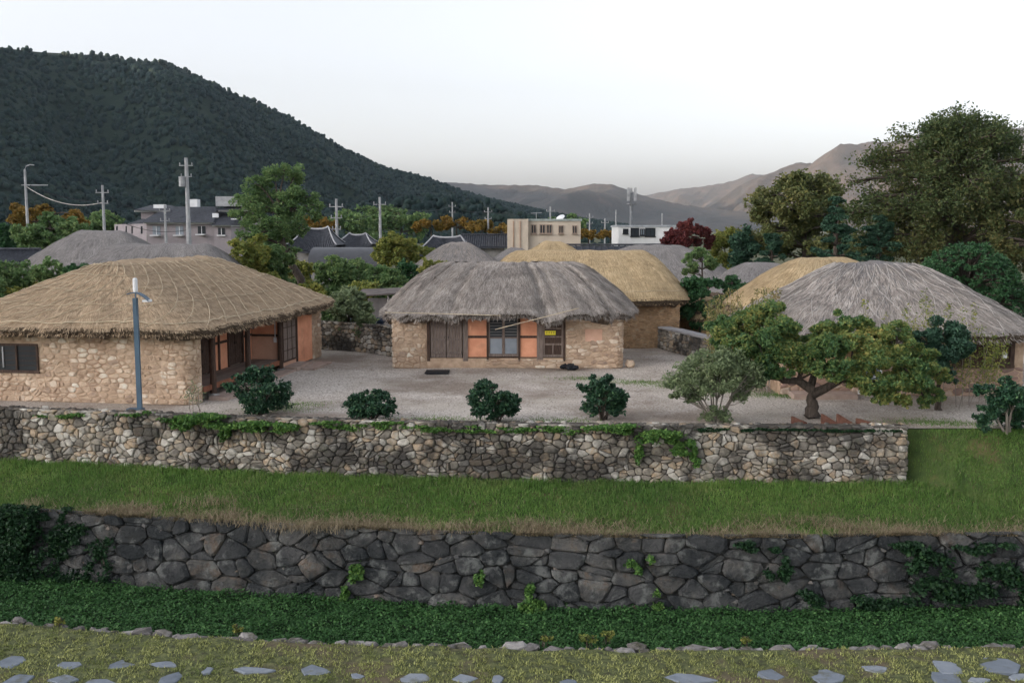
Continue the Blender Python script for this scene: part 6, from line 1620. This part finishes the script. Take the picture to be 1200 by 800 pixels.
# leafy sprigs on the bank edge
def sprig(px, py, z, h, n, m, lab, Y=None):
    b = gat(px, py, z); cl = [(b[0] + q.normal(0, h * .25), b[1] + q.normal(0, h * .1), z + h * q.uniform(.3, .9), h * 0.3) for _ in range(6)]
    shrub('weed', lab, tuple(b), cl, n, 0.035, m, int(q.integers(1e6)), 6, bark, sr=0.006, cat='weed', group='leafy weeds on the bank and in the moat')
WL = 'small leafy green weed growing at the moat edge'
for px, py, h in ((712, 752, 0.25), (638, 754, 0.2), (690, 757, 0.35), (278, 742, 0.18), (70, 733, 0.2), (875, 755, 0.15)):
    sprig(px, py, BANK_Z - 0.02, h, 160, lf_lime, WL)
# creepers on the walls
def creeper(name, label, pw, spots, n_per, size, m, seed, depth=0.12, z_out=0.0):
    r = np.random.default_rng(seed); pts = []
    for u_, v_, ru, rv, k in spots:
        kk = int(n_per * k)
        cu = r.normal(0, 0.5, (max(3, int(8 * k)), 2)) * np.array([ru, rv])
        who = r.integers(0, len(cu), kk)
        uu = u_ + cu[who, 0] + r.normal(0, 0.3, kk) * ru * 0.6; vv = v_ + cu[who, 1] + r.normal(0, 0.3, kk) * rv * 0.6
        vv = np.clip(vv, 0.02, pw.H + 0.12)
        pts.append(pw(np.clip(uu, 0, pw.L), vv, 0.05 + r.uniform(0, 1, kk) ** 1.5 * depth * (0.5 + k)))
    put(name, Geo().add(*leaf_quads(np.concatenate(pts), size, seed, up=0.2, aspect=0.7)), m, kind='stuff', label=label, cat='creeper')
def wall_u(pw, px, py, z): 
    p = gat(px, py, z); return float(np.interp(p[0], pw.p[:, 0], pw.d))
def spot(pw, px, py, rpx, rpy, k, Y):
    x = xat(px, py, Y); z = zat(py, Y)
    return (float(np.interp(x, pw.p[:len(pw.p) - 4, 0], pw.d[:len(pw.d) - 4])), z - pw.z0, rpx / FPX * Y, rpy / FPX * Y, k)
creeper('ivy', 'bright green ivy spilling over the garden wall top by the largest camellia', gpw, [spot(gpw, 255, 486, 30, 6, 1.2, 28), spot(gpw, 300, 492, 34, 5, 1.2, 27.8), spot(gpw, 225, 490, 12, 6, .8, 28.2), spot(gpw, 340, 496, 20, 4, .8, 27.6), spot(gpw, 270, 505, 6, 12, .4, 27.9)], 1700, 0.05, ivy_m, 210, 0.3)
creeper('ivy', 'green ivy trailing over the garden wall near the upright camellia', gpw, [spot(gpw, 720, 494, 26, 5, 1.0, 26.9), spot(gpw, 770, 503, 30, 7, 1.1, 26.9), spot(gpw, 745, 520, 8, 14, .5, 26.8), spot(gpw, 790, 515, 14, 10, .7, 26.8), spot(gpw, 808, 522, 8, 12, .4, 26.8)], 1500, 0.048, ivy_m, 211, 0.22)
creeper('ivy', 'thin ivy scattered along the garden wall top between the camellias', gpw, [spot(gpw, x_, 496 + 3 * math.sin(x_), 22, 3, .5, 27) for x_ in (375, 390, 410, 430, 450, 470, 490, 510, 535, 560, 585, 610, 625, 640, 660, 45, 60, 150, 185)], 420, 0.04, ivy_m, 212, 0.12)
creeper('moss_top', 'dark mossy growth along the end of the garden wall top', gpw, [spot(gpw, x_, 499, 20, 2, .5, 26.6) for x_ in range(820, 1060, 24)], 500, 0.03, ivy_dark_m, 213, 0.05)
creeper('creeper', 'dark heavy creeper smothering the end of the retaining wall', rpw, [spot(rpw, x_, y_, 22, 20, 2.0, 25.2) for x_ in (-10, 12, 36) for y_ in (608, 635, 662, 688)] + [spot(rpw, 75 + 60 * q.uniform() ** 2.5, q.uniform(600, 705), 14 + 12 * q.uniform(), 14 + 12 * q.uniform(), .35, 25.1) for _ in range(20)] + [spot(rpw, q.uniform(0, 70), 600, 12, 4, .5, 25.4) for _ in range(6)], 620, 0.05, ivy_dark_m, 214, 0.24)
creeper('creeper', 'leafy creeper climbing the middle of the retaining wall', rpw, [spot(rpw, 625, 698, 14, 16, 1.6, 23.5), spot(rpw, 620, 680, 8, 10, .6, 23.5), spot(rpw, 640, 712, 16, 6, .8, 23.4), spot(rpw, 420, 660, 10, 14, .8, 24), spot(rpw, 412, 690, 8, 14, .5, 24), spot(rpw, 380, 695, 16, 10, .9, 24.1), spot(rpw, 560, 672, 8, 14, .4, 23.6), spot(rpw, 745, 650, 12, 10, .7, 23.6), spot(rpw, 765, 690, 8, 8, .4, 23.5)], 700, 0.05, ivy_m, 215, 0.2)
creeper('creeper', 'dark creeper hanging on the shaded end of the retaining wall', rpw, [spot(rpw, 1060, 650, 26, 20, 1.2, 23.8), spot(rpw, 1100, 672, 30, 16, 1.4, 23.8), spot(rpw, 1150, 660, 30, 18, 1.2, 23.9), spot(rpw, 1190, 680, 22, 16, 1.2, 24), spot(rpw, 1020, 690, 30, 8, 1.0, 23.6), spot(rpw, 940, 688, 20, 8, .8, 23.6), spot(rpw, 900, 655, 14, 14, .7, 23.6), spot(rpw, 880, 630, 16, 6, .6, 23.7), spot(rpw, 1045, 628, 20, 6, .8, 23.8), spot(rpw, 1130, 630, 26, 6, .8, 23.9)], 900, 0.05, ivy_dark_m, 216, 0.22)
# low grass that has crept into the gravel
spots_ = [gat(px, py, 0) for px, py in ((770, 449), (800, 452), (830, 455), (905, 462), (920, 464), (850, 457), (690, 444), (745, 447), (345, 474), (330, 480), (520, 492), (470, 493), (650, 493), (1080, 494), (1120, 497))]
P = np.concatenate([s_ + q.normal(0, 1, (700, 3)) * np.array([0.6, 0.28, 0]) for s_ in spots_])
P[:, 2] = ground_z(P[:, 0], P[:, 1])
P = P[(P[:, 1] > wall_y(P[:, 0]) + 0.6) & (P[:, 1] < 37.6)]
put('yard_grass', Geo().add(*blades(P, 0.05, 0.008, 206, simple=True)), grass_m, kind='stuff', label='thin grass creeping into the gravel of the yard', cat='grass')
# straw and leaf litter on the yard
n = 22000
X = q.uniform(-9, 17, n); Y = q.uniform(27.2, 46, n)
ok = in_view(X, Y, 0) & (Y > wall_y(X) + 0.6) & ~((Y > 38) & (np.abs(X) < 4.5) & (Y < 43)) & ~((X < -7.6) & (Y > 29)) & ~((X > 8.5) & (Y > 31.2))
P = np.stack([X, Y, ground_z(X, Y) + 0.015], 1)[ok]
put('leaf_litter', Geo().add(*leaf_quads(P, 0.035, 220, up=3.0, aspect=0.3)), material('litter', [(0.1, (0.20, 0.16, 0.12)), (0.9, (0.50, 0.45, 0.38))], scale=2, rand='island', rw=0.7), kind='stuff', label='dry straw and leaf litter scattered over the gravel yard', cat='litter')
